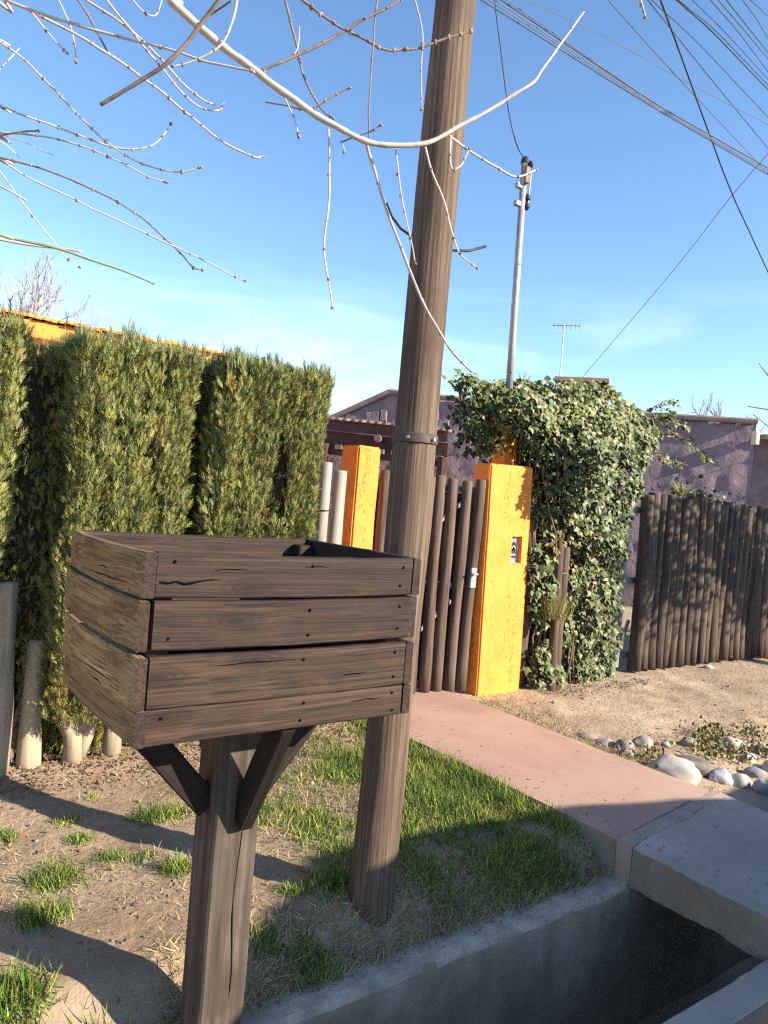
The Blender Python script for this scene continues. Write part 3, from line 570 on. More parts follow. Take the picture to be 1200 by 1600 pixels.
# rows: top and bottom height of each board
rows_ = [(1.340, 1.237), (1.230, 1.116), (1.102, .983), (.980, .897)]
Wf = BX1-BX0-2*TH-.004; Dd = BY1-BY0
screw = MB(); screw.tube([(0, 0, 0), (0, -.0025, 0)], [.0042, .0036], 7); 
hole = screw.mesh('screw', 'void')
for i, (zt, zb) in enumerate(rows_):
    zc, h = (zt+zb)/2, zt-zb; jx = (.0, -.008, -.004, .003)[i]
    o = board('front_board', Wf, h, TH, 10+i, bow=-.004*(i == 1), sag=(-.004, -.003, -.004, -.002)[i]); o.location = Vector(((BX0+BX1)/2, BY0+TH/2+(.0, -.002, .001, .002)[i], zc))-bo
    for sx_ in (-1, 1, .12):
        for sz_ in (-.28, .28):
            if random.random() < .2: continue
            l_ = link('screw', hole, o, (sx_*(Wf/2-.035)*(1 if abs(sx_) == 1 else 1)+random.uniform(-.006, .006), -TH/2-.0005-(.004 if (i == 1 and abs(sx_) < 1) else 0), sz_*h+random.uniform(-.004, .004)))
    o = board('back_board', Wf, h, TH, 20+i, sag=-.002); o.location = Vector(((BX0+BX1)/2, BY1-TH/2, zc))-bo
    o = board('left_board', Dd, h*1.0, TH, 30+i, bow=(-.016, -.02, -.017, -.008)[i], sag=(-.002, .003, .003, 0)[i], mat='board_pale'); o.rotation_euler = (0, 0, -math.pi/2)
    o.location = Vector((BX0+TH/2+jx, BY0+Dd/2-.002, zc))-bo; o['label'] = 'paler weathered side board'; o.data.materials.append(MT['board'])
    for p in o.data.polygons:
        if abs(p.normal.x) > .9: p.material_index = 1
    o = board('right_board', Dd, h, TH, 40+i, bow=-.004); o.rotation_euler = (0, 0, math.pi/2); o.location = Vector((BX1-TH/2+(.003, -.002, .0, .002)[i], BY0+Dd/2, zc))-bo
# the dark split in the upper front board
mb = MB(); V = []; cr = [(0, .0), (.02, -.002), (.04, .001), (.06, -.004), (.08, -.001), (.1, .003), (.125, .006), (.15, .006)]
pts = [Vector((BX0+.035+a, BY0-.0006, 1.273+b))-bo for a, b in cr]; mb.tube(pts, [.0028, .003, .0026, .0034, .003, .0022, .0016, .0006], 5); mb.build('split', 'void', bin_)
for k in range(11):                        # fine splits along the grain of the front and side boards
    i = random.choice((0, 0, 1, 2, 2, 3)); zt, zb = rows_[i]; z0 = random.uniform(zb+.015, zt-.015); l_ = random.uniform(.08, .3); u0_ = random.uniform(.05, .9); pts = []
    for q in range(9):
        f_ = q/8; dz = .004*noise.noise(Vector((k*9.1, f_*3, 0)))
        if k < 7: pts.append(Vector((min(BX1-.03, BX0+.03+u0_*(Wf-l_)+l_*f_), BY0-.0002-(.004 if i == 1 else 0)*0, z0+dz))-bo)
        else: v_ = .04+u0_*(Dd-l_-.08)+l_*f_; pts.append(Vector((BX0+(.0, -.008, -.004, .003)[i]-.0002-(.016, .02, .017, .008)[i]*(1-(2*v_/Dd-1)**2), BY0+v_, z0+dz))-bo)
    MB().tube(pts, [.0003, .001, .0014, .0016, .0014, .0016, .0012, .0008, .0003], 4).build('split', 'void', bin_)
for x in (BX0+TH+.028, BX1-TH-.028):
    for y in (BY0+TH+.028, BY1-TH-.028):
        mb = MB(); mb.box(-.026, .026, -.026, .026, -.21, .205, .004); o = mb.build('corner_post', 'board', bin_, loc=Vector((x, y, 1.118))-bo)
for i in range(8):
    y = BY0+.05+i*(Dd-.1)/7; o = board('floor_slat', Wf-.004, .018, .06, 60+i); o.location = Vector(((BX0+BX1)/2, y, .915))-bo
pc = Vector((.985, 1.965, 0)); ps = .068
mb = MB()
V = []; K = 10
for i in range(K):
    z = -.12+(.905+.12)*i/(K-1)
    for sx_, sy_ in ((-1, -1), (1, -1), (1, 1), (-1, 1)):
        e1 = .006
        for a_, b_ in (((ps-e1)*sx_, ps*sy_), (ps*sx_, (ps-e1)*sy_)) if sx_*sy_ < 0 else ((ps*sx_, (ps-e1)*sy_), ((ps-e1)*sx_, ps*sy_)):
            V.append((a_+.003*fbm(z*4, sx_, sy_), b_+.003*fbm(z*4, sy_, 7+sx_), z))
Fc = [(i*8+k, i*8+(k+1) % 8, i*8+8+(k+1) % 8, i*8+8+k) for i in range(K-1) for k in range(8)]+[tuple(range((K-1)*8, K*8))]
mb.add(V, Fc); o = mb.build('post', 'postwood', bin_, loc=pc-Vector((bo.x, bo.y, bo.z))); smooth_by_angle(o, 30)
mb = MB(); mb.tube([(.012+.006*math.sin(z*14), -ps-.0006+.0002, z) for z in np.linspace(.05, .56, 16)], [.0004]+[.0022]*7+[.0014]*7+[.0003], 4); mb.build('crack', 'void', bin_, loc=pc-Vector((bo.x, bo.y, bo.z)))
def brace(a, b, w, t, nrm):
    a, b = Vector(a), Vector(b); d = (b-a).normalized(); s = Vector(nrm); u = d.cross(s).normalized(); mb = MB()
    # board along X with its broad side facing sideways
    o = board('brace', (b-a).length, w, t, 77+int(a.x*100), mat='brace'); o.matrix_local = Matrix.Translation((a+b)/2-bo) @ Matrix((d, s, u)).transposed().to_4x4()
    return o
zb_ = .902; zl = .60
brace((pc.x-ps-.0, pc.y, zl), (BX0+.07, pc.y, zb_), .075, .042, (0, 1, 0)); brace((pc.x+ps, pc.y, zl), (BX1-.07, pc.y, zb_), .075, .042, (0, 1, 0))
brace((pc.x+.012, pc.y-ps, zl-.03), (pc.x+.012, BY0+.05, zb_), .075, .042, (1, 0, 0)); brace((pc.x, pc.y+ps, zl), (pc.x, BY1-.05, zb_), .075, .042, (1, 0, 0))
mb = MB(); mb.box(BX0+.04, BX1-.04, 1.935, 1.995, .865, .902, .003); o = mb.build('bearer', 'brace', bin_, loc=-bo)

# ================================================================== UTILITY POLE, MAST, WIRES
pb, pt = Vector((1.735, 2.222, -.3)), Vector((1.86, 2.235, 7.2))
up_ = thing('utility_pole', (pb.x, pb.y, 0), 'tall weathered wooden utility pole standing in the grass behind the bin', 'pole')
mb = MB(); K = 60; pts = []; rad = []
for i in range(K):
    t = i/(K-1); p = pb.lerp(pt, t); p += Vector((.012*math.sin(t*11), .01*math.sin(t*7+1), 0)); pts.append(p-Vector((pb.x, pb.y, 0))); z = p.z
    rad.append((.083-.0018*z)*(1+.02*math.sin(z*5))+.006*math.exp(-max(0, z)*6))
mb.tube(pts, rad, 28, jit=.035, seed=3); sh = mb.build('shaft', 'pole', up_, smooth=True)
zc = 1.735; pc_ = pb.lerp(pt, (zc+.3)/7.5)-Vector((pb.x, pb.y, 0))
mb = MB(); mb.tube([pc_-Vector((0, 0, .018)), pc_-Vector((0, 0, .015)), pc_+Vector((0, 0, .015)), pc_+Vector((0, 0, .018))], [.082, .087, .087, .082], 28); bd = mb.build('band', 'band', up_, smooth=False); smooth_by_angle(bd, 30)
for a in (3.75, 4.9): 
    q = pc_+Vector((math.cos(a)*.085, math.sin(a)*.085, 0)); mb = MB(); mb.tube([q, q+Vector((math.cos(a)*.012, math.sin(a)*.012, 0))], .007, 6); mb.build('bolt', 'metal', bd)
# second, lower strap of twisted wire near the head of the pole, cross-arm out of frame
mb = MB(); hd = pb.lerp(pt, .93)-Vector((pb.x, pb.y, 0)); mb.box(-.04, .04, -.7, .7, -.05, .05, .005); mb.build('cross_arm', 'pole', up_, loc=hd+Vector((-.1, 0, 0)))
mb = MB(); mb.tube([D(x, y, d)-Vector((pb.x, pb.y, 0)) for x, y, d in ((604, 318, 3.0), (612, 338, 2.98), (626, 357, 2.96), (648, 373, 2.945), (676, 385, 2.94), (702, 391, 2.95), (732, 392, 2.98), (759, 385, 3.02))], .0052, 7); mb.build('loose_cable', 'black', up_, smooth=True)
# service mast behind the wide pillar
ma = thing('service_mast', (4.66, 4.62, 0), 'thin galvanised service mast rising from an orange base behind the pillar', 'mast')
mb = MB(); mb.box(-.075, .085, -.07, .09, 0, 2.27, .012); mb.build('base', 'orange', ma)
mtop = AY(820, 252, 4.62)-Vector((4.66, 4.62, 0)); mb = MB(); mb.tube([(0, 0, 2.2), (mtop.x*.45, 0, 3.2), (mtop.x, 0, mtop.z)], [.031, .03, .028], 12); mb.build('pipe', 'metal', ma, smooth=True)
tz = mtop.z
for dz in (.22, .37):
    mb = MB(); mb.box(mtop.x-.075, mtop.x-.02, -.02, .02, tz-dz-.02, tz-dz+.02, .003); mb.build('bracket', 'metal', ma)
for dz in (.02, .3, .37):
    mb = MB(); mb.tube([(mtop.x+.045, -.02, tz-dz-.035), (mtop.x+.045, -.02, tz-dz-.015), (mtop.x+.045, -.02, tz-dz+.0), (mtop.x+.045, -.02, tz-dz+.03)], [.012, .03, .03, .014], 10); mb.build('insulator', 'black', ma, smooth=True)
mb = MB(); mb.tube([(mtop.x+.05, -.03, tz-.36), (mtop.x+.055, -.03, tz-.1)], .008, 6); mb.build('insulator_rod', 'metal', ma)
mb = MB(); mb.tube([(mtop.x, 0, tz-.02), (mtop.x+.005, 0, tz+.03)], [.036, .03], 10); mb.build('cap', 'black', ma)
mb = MB(); mb.box(mtop.x-.03, mtop.x+.02, -.06, -.028, tz-.2, tz-.06, .004); mb.build('fuse_holder', 'bud', ma)
def wire(pts, r, label, mat='black', group='overhead wires', ext=True, n=24):
    pts = [Vector(p) for p in pts]
    if ext: a, b = pts[0]-(pts[1]-pts[0]).normalized()*2.2, pts[-1]+(pts[-1]-pts[-2]).normalized()*9; pts = [a]+pts+[b]
    fine = []
    for i in range(len(pts)-1):
        p0, p1, p2, p3 = pts[max(i-1, 0)], pts[i], pts[i+1], pts[min(i+2, len(pts)-1)]
        for k in range(6):
            t = k/6; fine.append(.5*((2*p1)+(p2-p0)*t+(2*p0-5*p1+4*p2-p3)*t*t+(3*p1-p0-3*p2+p3)*t**3))
    fine.append(pts[-1]); base = fine[0]
    mb = MB(); mb.tube([p-base for p in fine], r*.82, 5); o = mb.build('overhead_wire', mat, smooth=True, loc=base); return tag(o, label, 'wire', group)
# bundle along the street, at the height of the pole's arms
for i, (x0, x1y) in enumerate(((752, 273), (764, 270), (773, 267), (783, 263), (791, 262))):
    Yp = 2.3+.04*i; a, b = AY(x0, 0, Yp), AY(1200, x1y, Yp); mid = (a+b)/2-Vector((0, 0, .012+.006*i))
    wire([a, mid, b], (.0032, .0025, .0025, .0036, .0024)[i], 'dark wire in the bundle running along the street past the pole', 'black' if i in (0, 3) else 'wire', 'bundled street wires')
def pw(label, r, pts, mat='black', group=None): wire([D(x, y, d) for x, y, d in pts], r, label, mat, group, ext=True)
pw('thick single black cable swooping down steeply across the wire bundle', .0068, [(1032, 0, 4.5), (1065, 90, 4.9), (1105, 200, 5.5), (1145, 305, 6.2), (1200, 425, 7.4)])
wire([D(1240, 190, 9), D(1200, 240, 9.4), D(1140, 310, 10.2), D(1050, 425, 11.4), D(920, 578, 13.2), D(900, 603, 13.5)], .006, 'thin wire slanting down to the chimney of the purple house', 'wire', None, ext=False)
pw('faint thin wire crossing above the steep black cable', .0035, [(822, 0, 6), (950, 60, 6.8), (1075, 130, 7.6), (1200, 195, 8.6)], 'wire', 'faint crossing wires')
pw('faint thin wire crossing above the steep black cable', .004, [(950, 0, 5), (1035, 95, 5.6), (1100, 165, 6.3), (1180, 250, 7.4)], 'wire', 'faint crossing wires')
for x0, xm, ym, y1 in ((1012, 1100, 110, 232), (1018, 1095, 72, 183)):
    pw('black wire of a parallel pair fanning beyond the steep cable', .0042, [(x0, 0, 5), (xm, ym, 6.2), (1200, y1, 7.8)], 'black', 'pair of fanning wires')
for x0, xm, ym, y1, r in ((1057, 1115, 52, 140, .006), (1060, 1120, 50, 133, .004), (1082, 1140, 58, 124, .0035), (1110, 1155, 52, 112, .004), (1122, 1160, 44, 92, .004), (1135, 1165, 38, 82, .005), (1160, 1182, 30, 60, .004), (1172, 1186, 12, 26, .004)):
    pw('dark wire fanning out overhead in the group high over the log gate', r, [(x0, 0, 4.6), (xm, ym, 5.4), (1200, y1, 6.6)], 'black', 'wires fanning over the log gate')
wire([D(771, -60, 5.4), D(773, 0, 5.5), D(782, 75, 5.65), D(795, 175, 5.85), D(808, 228, 6.0), AY(821, 250, 4.6)], .0055, 'black drop wire hanging down to the head of the service mast', 'black', None, ext=False)
tag(MB().tube([(0, 0, 0), (0, 0, 4), (0, 0, 8)], [.12, .105, .09], 12).build('utility_pole', 'pole', smooth=True, loc=(33, 2.5, -.1)), 'distant wooden utility pole further along the street', 'pole')

# ================================================================== HEDGE OF CYPRESSES
def spray_template():
    tv = []; tt = []
    def blade(a, b, w):
        a, b = np.array(a, float), np.array(b, float); d = b-a; s = np.cross(d, (.15, 1, .1)); s = s/np.linalg.norm(s)*w; i = len(tv)
        tv.extend([a-s, a+s, b]); tt.append((i, i+1, i+2))
    blade((0, 0, 0), (0, 0, 1), .03)
    for k, (z, l, a) in enumerate(((.08, .48, .55), (.16, .5, -.6), (.27, .46, .5), (.36, .46, -.5), (.46, .4, .52), (.55, .36, -.5), (.64, .3, .45), (.72, .25, -.45))):
        blade((0, 0, z), (math.sin(a)*l, .16*math.sin(k*2.4), z+math.cos(a)*l), .042)
    return np.array(tv), np.array(tt)
STV, STT = spray_template()
def cypress(x0, x1, yf, yb, zb, zt, n, seed, label, trunk_at=None, topn=260, skew=0.0):
    cx, cy = (x0+x1)/2, (yf+yb)/2
    t = thing('cypress', (cx, cy, 0), label, 'hedge shrub', 'clipped cypress hedge')
    r = np.random.default_rng(seed); hw, hd, hz = (x1-x0)/2, (yb-yf)/2, zt-zb
    areas = np.array([2*hw*hz*1.6, 2*hw*hz*.25, 2*hd*hz, 2*hd*hz, 4*hw*hd]); side = r.choice(5, n, p=areas/areas.sum())
    u, v = r.random(n)*2-1, r.random(n)
    P = np.zeros((n, 3)); O = np.zeros((n, 3))
    for s, (ax, sg) in enumerate(((1, -1), (1, 1), (0, -1), (0, 1), (2, 1))):
        q = side == s
        if ax == 1: P[q] = np.stack([u[q]*hw, np.full(q.sum(), sg*hd), zb+v[q]*hz], 1); O[q] = (0, sg, 0)
        elif ax == 0: P[q] = np.stack([np.full(q.sum(), sg*hw), u[q]*hd, zb+v[q]*hz], 1); O[q] = (sg, 0, 0)
        else: P[q] = np.stack([u[q]*hw, (v[q]*2-1)*hd, np.full(q.sum(), zt)], 1); O[q] = (0, 0, 1)
    # rounded corners, vertical flutes and lumps
    ang = np.arctan2(P[:, 1]/hd, P[:, 0]/hw); rr = np.maximum(np.abs(P[:, 0]/hw), np.abs(P[:, 1]/hd)); sq = (np.abs(np.cos(ang))**5+np.abs(np.sin(ang))**5)**(-1/5); k_ = np.minimum(1, sq*.5+.5)
    mx_ = np.abs(np.cos(ang)).clip(1e-3); corner = (np.minimum(np.abs(P[:, 0]/hw), np.abs(P[:, 1]/hd)))**6*.10
    fl = np.array([.06*noise.noise(Vector(((p[0]+cx)*7, (p[1]+cy)*7, p[2]*1.0+seed)))+.05*noise.noise(Vector(((p[0]+cx)*19, (p[1]+cy)*19, p[2]*3.2+seed))) for p in P])
    dep = r.random(n)**1.8*.13; taper = 1-.10*((zt-P[:, 2])/hz)**2
    P[:, 0] *= (1-corner)*taper; P[:, 1] *= (1-corner*.6)*taper
    P[:, 0] += skew*(P[:, 2]-zt)
    P += O*(fl-dep)[:, None]
    slit = np.array([noise.noise(Vector(((p[0]+cx)*8+seed, (p[1]+cy)*8, p[2]*1.5)))+.5*noise.noise(Vector(((p[0]+cx)*21, (p[1]+cy)*21+seed, p[2]*5))) for p in P])
    P -= O*(.09*(slit < -.30)+.05*(slit < -.45))[:, None]
    m2 = int(n*.1); back = np.stack([r.uniform(-hw-.04, hw+.04, m2), r.uniform(hd*.25, hd, m2), r.uniform(.02, zb+.15, m2)], 1); rep_i = r.choice(n, m2, replace=False); P[rep_i] = back
    low = P[:, 2] < -9; P[low, 2] += r.random(low.sum())*.12-.02
    dirn = O*r.uniform(.0, .7, n)[:, None]+np.array([0, 0, 1.])*r.uniform(.7, 1.35, n)[:, None]+r.normal(0, .24, (n, 3))
    sc = r.uniform(.03, .07, n)
    tn = .7+.3*(fl/.05*.5+.5).clip(0, 1)[:, None]+r.normal(0, .14, (n, 1)); tint = np.repeat(tn.clip(.3, 1.5), 3, 1); 
    tint *= np.stack([r.uniform(.85, 1.2, n), r.uniform(.92, 1.1, n), r.uniform(.6, 1.3, n)], 1)
    br = (r.random(n) < .03)|((P[:, 2] < zb+.25) & (r.random(n) < .25)|(slit < -.35) & (r.random(n) < .5)); tint[br] *= (1.45, .95, .8)
    # leading shoots on top
    m_ = int(topn*1.7); tp = np.stack([r.uniform(-hw, hw, m_), r.uniform(-hd, hd*.6, m_), zt+r.uniform(-.06, .0, m_)], 1); td = np.stack([r.normal(0, .12, m_), r.normal(0, .12, m_), np.ones(m_)], 1)
    tsc = r.uniform(.05, .15, m_)*(1+.7*(vnoise(tp[:, 0]+cx, tp[:, 1], 6, seed)).clip(-.5, 1))
    P = np.concatenate([P, tp]); dirn = np.concatenate([dirn, td]); sc = np.concatenate([sc, tsc]); tint = np.concatenate([tint, np.tile([[.75, .85, 1.1]], (m_, 1))])
    A = frames(dirn, r.random(len(P))*6.28, sc); A[-m_:, :, :2] *= .42
    link('foliage', scatter('foliage', STV, STT, P, A, 'cypress', tint), t)['kind'] = 'stuff'
    # inner mass of twigs
    mb = MB(); bm = bmesh.new(); bmesh.ops.create_grid(bm, x_segments=2, y_segments=2, size=1); bm.free()
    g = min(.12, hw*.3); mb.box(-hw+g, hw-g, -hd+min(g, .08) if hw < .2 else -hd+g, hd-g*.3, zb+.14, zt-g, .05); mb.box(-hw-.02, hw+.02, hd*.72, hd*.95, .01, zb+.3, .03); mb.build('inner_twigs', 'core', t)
    # pruned trunk with stub limbs
    tx, ty = (trunk_at[0]-cx, trunk_at[1]-cy) if trunk_at else (0, .1); z0 = gz(tx+cx, ty+cy)-.04
    mb = MB(); mb.tube([(tx, ty, z0), (tx+.005, ty, z0+.12), (tx-.02, ty, z0+.24), (tx-.035, ty+.04, zb+.5), (tx*.6, ty*.7, zt-.3)], [.062, .05, .05, .038, .02], 10, jit=.12, seed=seed)
    mb.tube([(tx+.02, ty-.01, z0+.04), (tx+.06, ty-.015, z0+.16), (tx+.10, ty-.02, z0+.33), (tx+.115, ty+.02, zb+.3)], [.038, .036, .036, .03], 9, jit=.12, seed=seed+1)
    mb.tube([(tx-.01, ty, z0+.14), (tx-.055, ty-.03, z0+.24), (tx-.08, ty-.05, z0+.34)], [.035, .03, .026], 8, jit=.15, seed=seed+2)
    mb.tube([(tx+.02, ty-.03, z0+.2), (tx+.07, ty-.05, z0+.27)], [.022, .017], 7, jit=.15, seed=seed+3)
    mb.build('trunk', 'bark', t, smooth=True)
    # small dead twigs poking out
    for k in range(5):
        x = r.uniform(-hw, hw); z = zb+r.uniform(.1, .5)*hz; mb = MB(); p = Vector((x, -hd+.02, z)); mb.tube([p, p+Vector((r.uniform(-.06, .06), -.06, .03)), p+Vector((r.uniform(-.16, .16), -.11, .07))], [.003, .0022, .001], 4); mb.build('dead_twig', 'vine', t)
    return t
YF = 3.63
cypress(-.35, .70, YF, 4.35, .92, 2.115, 26000, 11, 'clipped cypress furthest from the gate, cut off by the pale posts', (.2, 3.95), 300)
cypress(.885, 1.515, YF, 4.35, .30, 2.12, 38000, 12, 'clipped cypress right behind the wooden bin with a cut stump at its foot', (1.085, 3.93), 420)
cypress(1.64, 2.30, YF+.02, 4.35, .45, 2.145, 38000, 13, 'clipped cypress closest to the small gate, ending at the grey posts', (1.95, 4.0), 420, skew=.03)
cypress(.66, .97, YF+.27, 4.4, .55, 2.06, 5200, 14, 'narrow recessed cypress in shade between two clipped ones near the pale posts', (.80, 4.2), 60)
cypress(1.46, 1.70, YF+.38, 4.4, 1.12, 2.08, 2600, 15, 'thin recessed cypress above the dark post in the hedge gap', (1.68, 4.25), 60)
# bright bundle seen between the pale posts
cbn = thing('cloth_bundle', (.83, 4.12, 0), 'red and blue cloth hanging behind the pale hedge posts', 'cloth')
def cloth(name, z0, z1, mat, s):
    mb = MB(); V = []; Fc = []
    for i in range(9):
        for j in range(9): x = -.07+.14*i/8; z = z0+(z1-z0)*j/8; V.append((x, .02*math.sin(i*1.7+s)+.012*math.sin(j*2.3+i), z))
    for i in range(8):
        for j in range(8): a = i*9+j; Fc.append((a, a+1, a+10, a+9))
    mb.add(V, Fc); o = mb.build(name, mat, cbn, smooth=True); o.modifiers.new('thick', 'SOLIDIFY').thickness = .006
cloth('red_cloth', .84, 1.1, 'red', 0); cloth('blue_stripe', 1.055, 1.12, 'blue', 1); cloth('blue_hem', .9, .95, 'blue', 2)
for o in cbn.children:
    if o.name.startswith('blue'): o.location.y = -.012
mb = MB(); mb.tube([(-.35, .02, 1.12), (0, .02, 1.11), (.35, .02, 1.12)], .005, 5); mb.build('hanging_line', 'black', cbn)

# ================================================================== IVY
LV = np.array([(0, 0, 0), (.30, -.05, .10), (.52, .0, .42), (.24, .02, .52), (.0, .0, 1.0), (-.24, .02, .52), (-.52, .0, .42), (-.30, -.05, .10), (0, .10, .42)])
LT = np.array([(0, 1, 8), (1, 2, 8), (2, 3, 8), (3, 4, 8), (4, 5, 8), (5, 6, 8), (6, 7, 8), (7, 0, 8)])
def inpoly(X, Z, poly):
    c = np.zeros(len(X), bool); j = len(poly)-1
    for i in range(len(poly)):
        xi, zi = poly[i]; xj, zj = poly[j]
        c ^= ((zi > Z) != (zj > Z)) & (X < (xj-xi)*(Z-zi)/(zj-zi+1e-12)+xi); j = i
    return c
def edged(X, Z, poly):
    d = np.full(len(X), 9.)
    for (ax, az), (bx, bz) in zip(poly, poly[1:]+poly[:1]):
        t = (((X-ax)*(bx-ax)+(Z-az)*(bz-az))/((bx-ax)**2+(bz-az)**2+1e-9)).clip(0, 1); d = np.minimum(d, np.hypot(X-ax-t*(bx-ax), Z-az-t*(bz-az)))
    return d
def outline(pts, Y): return [(AY(x, y, Y).x, AY(x, y, Y).z) for x, y in pts]
ivy = thing('ivy', (5.4, 4.45, 0), 'dense ivy mound climbing logs between the wide pillar and the log gate', 'ivy')
body = outline([(792, 640), (812, 600), (845, 606), (880, 594), (915, 590), (945, 592), (980, 612), (1016, 645), (1022, 690), (1010, 735), (1004, 785), (985, 830), (984, 900), (982, 960), (975, 1020), (972, 1062), (905, 1076), (860, 1000), (870, 900), (852, 855), (838, 830), (836, 740), (830, 700)], 4.3)
left = outline([(727, 640), (722, 600), (735, 582), (752, 588), (772, 600), (790, 590), (830, 590), (850, 640), (845, 720), (800, 730), (765, 705), (740, 712), (733, 680)], 4.72)
skirt = outline([(828, 850), (860, 845), (872, 900), (862, 1000), (885, 1078), (845, 1082), (820, 1072), (815, 1050), (838, 1000), (822, 940)], 4.3)
AX, AZ, AYv, AD = [], [], [], []
def fill(poly, n, yfun, r, front=.75):
    xs_ = [p[0] for p in poly]; zs_ = [p[1] for p in poly]
    X = r.uniform(min(xs_)-.05, max(xs_)+.05, n); Z = r.uniform(min(zs_)-.05, max(zs_)+.05, n); q = inpoly(X, Z, poly); X, Z = X[q], Z[q]
    d = edged(X, Z, poly); y = yfun(X, Z, d); return np.stack([X, y, Z], 1), d
r = np.random.default_rng(5)
def ybody(X, Z, d):
    lump = vnoise(X, Z, 3.1, 2)*.13+vnoise(X, Z, 8, 5)*.06; b = .30*np.sqrt((d/.45).clip(0, 1))*(.55+.55*((Z-.3)/1.9).clip(0, 1))
    return 4.42-b-lump-.42*np.exp(-((X-4.97)/.17)**2-((Z-1.9)/.3)**2)
Pb, db = fill(body, 15000, ybody, r); Pl, dl = fill(left, 4200, lambda X, Z, d: 4.78-.22*np.sqrt((d/.25).clip(0, 1))-vnoise(X, Z, 5, 8)*.1, r)
Pk, dk = fill(skirt, 2600, lambda X, Z, d: 4.3-.1*np.sqrt((d/.15).clip(0, 1))-vnoise(X, Z, 6, 3)*.06, r)
keep = vnoise(Pk[:, 0], Pk[:, 2], 6, 9) > -.3; Pk = Pk[keep]
P0 = np.concatenate([Pb, Pl, Pk]); P0[:, 2] = P0[:, 2].clip(.03, 9); n0 = len(P0)
inner = r.random(n0) < .38; P0[inner, 1] += r.uniform(.05, .25, inner.sum())
bk_ = r.random(n0) < .1; P0[bk_, 1] = 4.55+(4.55-P0[bk_, 1])*.6
nz = np.tile([[-.05, -1, .35]], (n0, 1))+r.normal(0, .42, (n0, 3)); nz[bk_, 1] *= -1
trail = []
for pts in (((1020, 690), (1040, 668), (1062, 684), (1085, 700), (1103, 715)), ((1015, 640), (1040, 626), (1060, 629)), ((1015, 700), (1035, 715), (1055, 722), (1075, 727)), ((1020, 650), (1050, 660), (1080, 668)), ((740, 600), (728, 588), (716, 585)), ((1025, 645), (1045, 650), (1052, 640))):
    pp = [AY(x, y, 4.25 if x > 800 else 4.7) for x, y in pts]; trail.append(pp)
    for a, b in zip(pp, pp[1:]):
        for k in range(15): q = a.lerp(b, r.random())+Vector(r.normal(0, .022, 3)); P0 = np.vstack([P0, [q[:]]]); nz = np.vstack([nz, r.normal(0, .5, 3)+np.array([0, -.8, .5])]); inner = np.append(inner, False)
n0 = len(P0)
nz /= np.linalg.norm(nz, axis=1, keepdims=True)
down = np.tile([[0, -.1, -1.]], (n0, 1))+r.normal(0, .55, (n0, 3)); zx = down-nz*np.sum(down*nz, 1, keepdims=True); zx /= np.linalg.norm(zx, axis=1, keepdims=True)
xx = np.cross(nz, zx); sc = .03+.055*r.random(n0)**1.6; A = np.stack([xx, nz, zx], 2)*sc[:, None, None]
up = (P0[:, 2] > 2.15).astype(float)[:, None]; tint = np.repeat(r.uniform(.7, 1.25, (n0, 1)), 3, 1)*(1+up*np.array([[.45, .28, -.1]])*r.random((n0, 1))); dead = r.random(n0) < .025; tint[dead] *= (3.2, 1.5, 1.6)
dz_ = (P0[:, 0] > 4.9) & (P0[:, 0] < 5.35) & (P0[:, 2] > 1.0) & (P0[:, 2] < 1.45) & (r.random(n0) < .45); tint[dz_] *= (2.6, 1.5, 1.5)
off = np.array([5.4, 4.45, 0]); cand = np.where(~inner & (P0[:, 1] < 4.25))[0]; cand = cand[np.argsort(-sc[cand])]; big_i = cand[:900]; big_i = r.choice(big_i, 300, replace=False)
rest = np.ones(n0, bool); rest[big_i] = False
link('foliage', scatter('foliage', LV, LT, P0[rest]-off, A[rest], 'ivy', tint[rest]), ivy)['kind'] = 'stuff'
leaf_me = trimesh('leaf', LV, LT, 'ivy_part')
for i in big_i:
    o = link('leaf', leaf_me, ivy); o.matrix_local = Matrix.Translation(Vector(P0[i]-off)) @ Matrix(A[i].tolist()).to_4x4()
mb = MB()
for k in range(46):
    x = r.uniform(4.85, 5.8); y = 4.38+r.uniform(-.1, .1); pts = []; z = .0
    while z < r.uniform(1.6, 2.5): pts.append((x-5.4, y-4.45, z)); z += .22; x += r.normal(0, .05); y = min(4.5, max(4.2, y+r.normal(0, .03)))
    if len(pts) > 2: mb.tube(pts, [.009-.004*i/len(pts) for i in range(len(pts))], 5)
for k in range(26):
    a = Vector((r.uniform(-.75, -.45), r.uniform(.1, .4), r.uniform(1.8, 2.2))); mb.tube([a, a+Vector((r.normal(0, .12), r.normal(0, .06), .2)), a+Vector((r.normal(0, .2), r.normal(0, .1), .42))], [.006, .005, .002], 5)
mb.build('stem', 'vine', ivy, smooth=True)['kind'] = 'stuff'
mb = MB()
for pp in trail: MB().tube([p-Vector(off) for p in pp], [.006-.004*i/len(pp) for i in range(len(pp))], 5).build('trailing_stem', 'vine', ivy, smooth=True)
mb = MB(); mb.box(-.3, .38, .06, .2, .12, 1.95, .05); mb.box(-.35, .55, .05, .35, 1.7, 2.38, .08); mb.build('inner_twigs', 'core', ivy)
